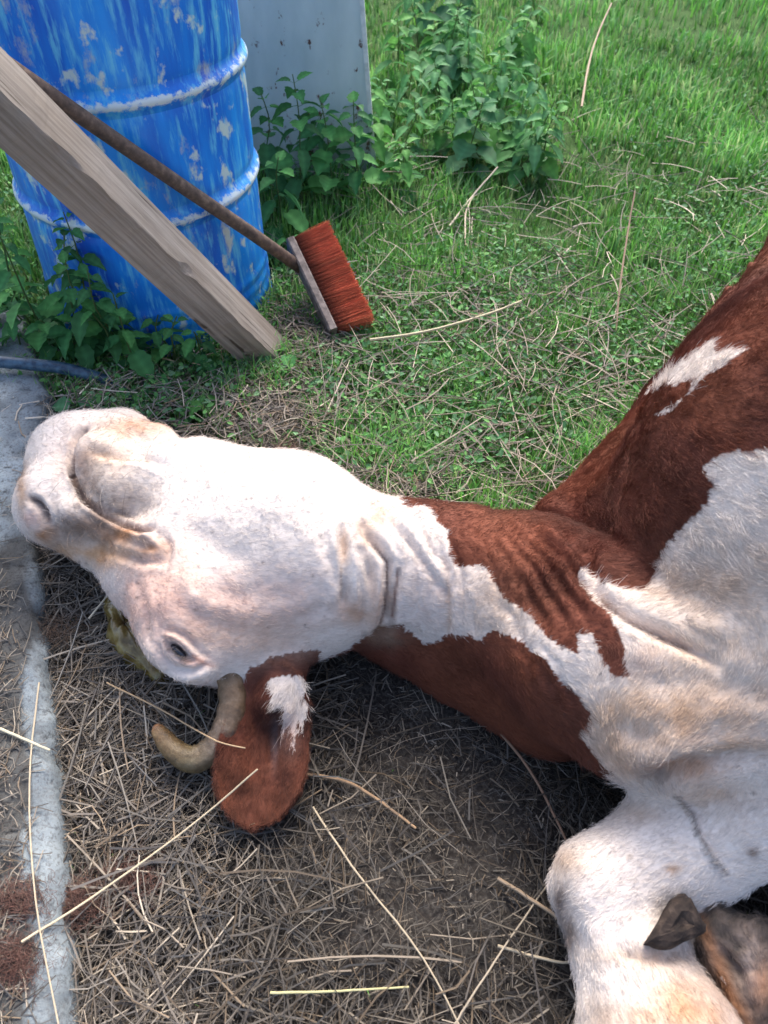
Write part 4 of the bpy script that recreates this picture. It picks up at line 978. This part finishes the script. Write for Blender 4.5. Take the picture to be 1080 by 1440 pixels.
# ------------------------------------------------------------------ shed hair tufts
def tuft(c, rx, ry, z, n, label, colr=(.075, .036, .028)):
    vs = []; fs = []; cs = []; b = 0; th0 = random.random() * 6.28; n = int(n * .8); rx *= 1.15; ry *= 1.1
    for i in range(n):
        a, b_ = random.gauss(0, rx * .55), random.gauss(0, ry * .55); q = P(c[0] + a, c[1] + b_, z + random.uniform(0, .012) * math.exp(-(a / rx) ** 2 - (b_ / ry) ** 2))
        th = th0 + random.gauss(0, .8); L = random.uniform(.008, .03); k = 5; cur = random.uniform(-2.5, 2.5); w = .0003
        pp = []; p = q.copy()
        for s in range(k):
            pp.append(p.copy()); p = p + np.array([math.cos(th), math.sin(th), random.uniform(-.12, .12)]) * L / k; th += cur / k
        for s, p in enumerate(pp):
            vs += [p + [w, 0, 0], p + [-w * .5, w, 0], p + [-w * .5, -w * .6, w * .8]]
        for s in range(k - 1):
            for u in range(3): fs.append([b + s * 3 + u, b + s * 3 + (u + 1) % 3, b + s * 3 + 3 + (u + 1) % 3, b + s * 3 + 3 + u])
        t = random.uniform(.6, 1.5); cs += [np.array(colr) * t] * (k * 3); b += k * 3
    o = mesh_np('hair_tuft', vs, np.array(fs), tuftm.m, col=np.array(cs))
    return tag(o, label, 'hair tuft', 'tufts of shed brown hair')
tuft((30, 1265), 34, 26, zk + .003, 700, 'brown hair tuft on the kerb, upper of the two there')
tuft((22, 1345), 34, 34, zk + .003, 900, 'larger brown hair tuft on the kerb at the lower left')
tuft((115, 1268), 38, 30, .012, 800, 'brown hair tuft on straw just right of the kerb')
tuft((188, 1235), 34, 30, .014, 700, 'brown hair tuft on straw below the horn')
tuft((406, 634), 20, 10, .045, 350, 'small brown hair tuft in grass behind the jaw')
tuft((75, 880), 30, 22, .03, 350, 'dark hair tuft against the kerb left of the slime', (.08, .05, .035))

# ------------------------------------------------------------------ nettles and weeds
def leaf_mesh(name, ratio=.5, serr=12, droop=.35, colr=(.05, .15, .05), heart=.25):
    """leaf of length 1 along +x, toothed rim, folded along the midrib"""
    K = 9; vs = []; cs = []
    for i in range(K):
        t = i / (K - 1); w = ratio * .5 * (math.sin(math.pi * min(t * .92 + .10, 1)) ** (.75)) * (1 - t) ** .28 * 1.35 if t < 1 else 0
        zz = -droop * t * t; tooth = 1 + (.16 if i % 2 else -.05)
        back = -heart * .12 if i == 0 else 0
        vs += [(t + back, w * tooth, zz + w * .35), (t + back * .5, w * .5, zz + w * .10), (t, 0, zz - .015), (t + back * .5, -w * .5, zz + w * .10), (t + back, -w * tooth, zz + w * .35)]
        for q in (1.0, 1.05, 1.45, 1.05, 1.0): cs.append(np.array(colr) * q * (1.1 if i % 2 else .92))
    f = [[i * 5 + j, i * 5 + j + 1, i * 5 + j + 6, i * 5 + j + 5] for i in range(K - 1) for j in range(4)]
    # stalk of the leaf
    b = len(vs)
    for x in (-.28, .02):
        for y, z in ((.012, 0), (-.012, 0), (0, -.02)): vs.append((x, y, z - .01)); cs.append(np.array(colr) * 1.3)
    f += [[b + j, b + (j + 1) % 3, b + 3 + (j + 1) % 3, b + 3 + j] for j in range(3)]
    me = bpy.data.meshes.new(name); me.from_pydata(vs, [], f); me.materials.append(leafm.m)
    a = me.color_attributes.new('Col', 'FLOAT_COLOR', 'POINT'); c = np.ones((len(vs), 4), np.float32); c[:, :3] = cs; a.data.foreach_set('color', c.ravel())
    for p in me.polygons: p.use_smooth = True
    return me
LM = {k: [leaf_mesh('leaf', r, 12, d, c, .3) for r, d, c in v] for k, v in {
 'nettle': [(.52, .35, (.06, .20, .07)), (.60, .15, (.09, .27, .08)), (.48, .55, (.05, .16, .06))],
 'young': [(.50, .30, (.08, .24, .06)), (.60, .5, (.10, .27, .07)), (.55, .1, (.06, .20, .07))],
 'mallow': [(.85, .30, (.06, .17, .08)), (.75, .5, (.045, .14, .07)), (.9, .15, (.08, .21, .10))],
 'dull': [(.42, .4, (.08, .23, .085)), (.34, .2, (.07, .22, .07)), (.46, .6, (.11, .27, .12))]}.items()}
nleaf = [0]
def plant(px, py, hgt, kind, label, cat='nettle', lean=(0, 0), leaf=.06, pairs=5, group=None, name='nettle', z0=None, face=0.0):
    g = P(px, py, 0); g[2] = float(ground_z([g[0]], [g[1]])[0]) if z0 is None else z0
    root = empty(name, g, label, cat, group)
    top = np.array([lean[0], lean[1], hgt]); st = np.array([[0, 0, -.01], top * .35 + [random.gauss(0, .012), random.gauss(0, .012), 0], top * .7 + [random.gauss(0, .012), random.gauss(0, .012), .01], top])
    q = spline(st, 9); v, f = tube(q, np.linspace(.0028, .0014, 9), 6)
    mesh_np('stem', v, f, leafm.m, parent=root, col=np.array([.10, .16, .06]), smooth=True, wpos=False)
    a0 = random.random() * 3.14
    for i in range(pairs):
        t = .22 + .78 * (i + .3) / pairs; p = spline(st, 40)[min(39, int(t * 39))]
        sz = leaf * (1.15 - .62 * max(0, (t - .35) / .65)) * random.uniform(.8, 1.15)
        for s in (0, 1):
            yaw = a0 + i * 1.57 + s * math.pi + random.gauss(0, .25)
            o = bpy.data.objects.new('leaf', random.choice(LM[kind])); C.objects.link(o); o.parent = root
            e = sz * random.uniform(.85, 1.15); pit = random.uniform(-.15, .5) if t < .9 else -.5
            o.location = Vector(p) + Vector((math.cos(yaw), math.sin(yaw), -math.sin(pit) * .3)) * (.28 * e)
            o.rotation_euler = (random.gauss(0, .25), pit, yaw); o.scale = (e, e * random.uniform(.9, 1.1), e); nleaf[0] += 1
    return root
L1_ = 'nettles left of the beam'
for px_, py_, h, ps, lf, lab in [
  (18, 410, .20, 7, .062, 'nettle at the left edge under the raised end of the beam'), (62, 478, .30, 9, .060, 'tall bright topped nettle growing up against the drum under the beam'),
  (45, 470, .13, 5, .07, 'low nettle with broad leaves behind the concrete corner'), (112, 508, .26, 8, .065, 'nettle in front of the drum foot between beam and kerb'),
  (84, 508, .12, 5, .07, 'low dark nettle hanging over the soil above the hose'), (158, 515, .24, 8, .062, 'nettle just below the middle of the beam'),
  (200, 520, .18, 7, .058, 'shaded nettle near the lower half of the beam'), (245, 515, .12, 6, .05, 'small nettle in the shade of the beam by the drum foot'),
  (30, 505, .14, 5, .06, 'nettle standing over the broken corner of the kerb'), (5, 470, .16, 6, .06, 'nettle cut off by the left edge above the kerb'),
  (85, 500, .34, 9, .06, 'tallest nettle hiding the drum foot under the beam'), (142, 512, .12, 6, .07, 'spreading nettle low in front of the drum by the beam'),
  (180, 505, .22, 8, .058, 'nettle leaning against the lower side of the beam'), (135, 500, .30, 9, .058, 'thin nettle rising before the left wall of the drum'), (228, 512, .10, 5, .055, 'low nettle with dark leaves below the drum foot'), (280, 505, .10, 5, .05, 'nettle in the last gap between beam and ground')]:
    plant(px_, py_, h * 1.3, 'nettle', lab, group=L1_, pairs=ps, leaf=lf, lean=(random.gauss(0, .03), random.gauss(0, .03)))
L2_ = 'nettles between drum and metal sheet'
for px_, py_, h, ps, lf, lab in [
  (392, 335, .22, 7, .088, 'large leaved nettle beside the drum above the broom'), (425, 300, .34, 9, .080, 'tall nettle in front of the middle of the metal sheet'),
  (465, 290, .28, 8, .078, 'nettle in front of the metal sheet right of the tall one'), (508, 285, .27, 8, .075, 'nettle at the bottom right corner of the metal sheet'),
  (402, 372, .09, 3, .08, 'low nettle with drooping leaves against the broom bristles'), (450, 262, .20, 7, .075, 'short nettle close against the foot of the metal sheet'), (385, 290, .30, 8, .075, 'nettle squeezed between drum wall and metal sheet')]:
    plant(px_, py_, h * 1.2, 'nettle', lab, group=L2_, pairs=ps, leaf=lf, lean=(random.gauss(0, .03), random.gauss(-.02, .03)))
L3_ = 'tall weeds in the clump right of the metal sheet'
for i in range(22):
    plant(random.uniform(525, 790) , random.uniform(30, 265), random.uniform(.18, .30), random.choice(['dull', 'young', 'mallow', 'dull']), 'leafy weed deep in the dense green clump beside the metal sheet', cat='weed', group='weeds deep in the green clump', name='leafy_weed', pairs=9, leaf=.08, lean=(random.gauss(.0, .05), random.gauss(-.03, .05)))
spots_ = []
labs = ['tall weed against the right edge of the metal sheet', 'weed in the back row of the clump near the sheet', 'pale tall weed at the back of the clump', 'weed at the far back of the clump beside open grass',
 'weed in the middle row next to the metal sheet', 'broad leaved weed at the heart of the clump', 'bright weed right of the heart of the clump', 'weed at the right flank of the clump',
 'low weed at the near left foot of the clump', 'weed at the near middle of the clump', 'drooping weed at the near right of the clump', 'lone weed at the right tip of the clump',
 'small weed in front of the clump above the broom', 'dark weed filling the gap behind the sheet edge']
for i, lab in enumerate(labs):
    row, c = divmod(i, 4)
    x0 = 555 + c * 52 + row * 4 + random.uniform(-8, 8); y0 = 118 + row * 52 + random.uniform(-8, 8)
    if i == 12: x0, y0 = 560, 275
    if i == 13: x0, y0 = 540, 175
    plant(x0, y0, .26 - .035 * row, 'dull' if i % 3 else 'young', lab, cat='weed', group=L3_, name='tall_weed', pairs=8, leaf=.082 - .006 * row, lean=(random.gauss(.02, .04), random.gauss(-.03, .04)))
for px_, py_, h, ps, lf, lab in [(405, 520, .06, 3, .065, 'small broad leaved seedling at the foot of the beam'), (350, 500, .05, 3, .045, 'bright small weed left of the beam foot'), (300, 520, .05, 4, .045, 'low bright weed in front of the lower beam'),
   (250, 545, .05, 4, .045, 'low weed above the chin of the cow'), (290, 585, .045, 3, .05, 'low broad weed touching the top of the jaw'), (215, 570, .04, 3, .05, 'low weed behind the chin of the cow'), (100, 590, .035, 3, .055, 'dark leaved weed between kerb and muzzle under the hose'), (345, 585, .04, 3, .04, 'tiny weed beside the pale dead grass')]:
    plant(px_, py_, h, 'young' if px_ > 200 else 'mallow', lab, cat='weed', name='low_weed', group='low weeds along the grass edge', pairs=ps, leaf=lf)
print('leaves', nleaf[0], 'cow verts', len(V))
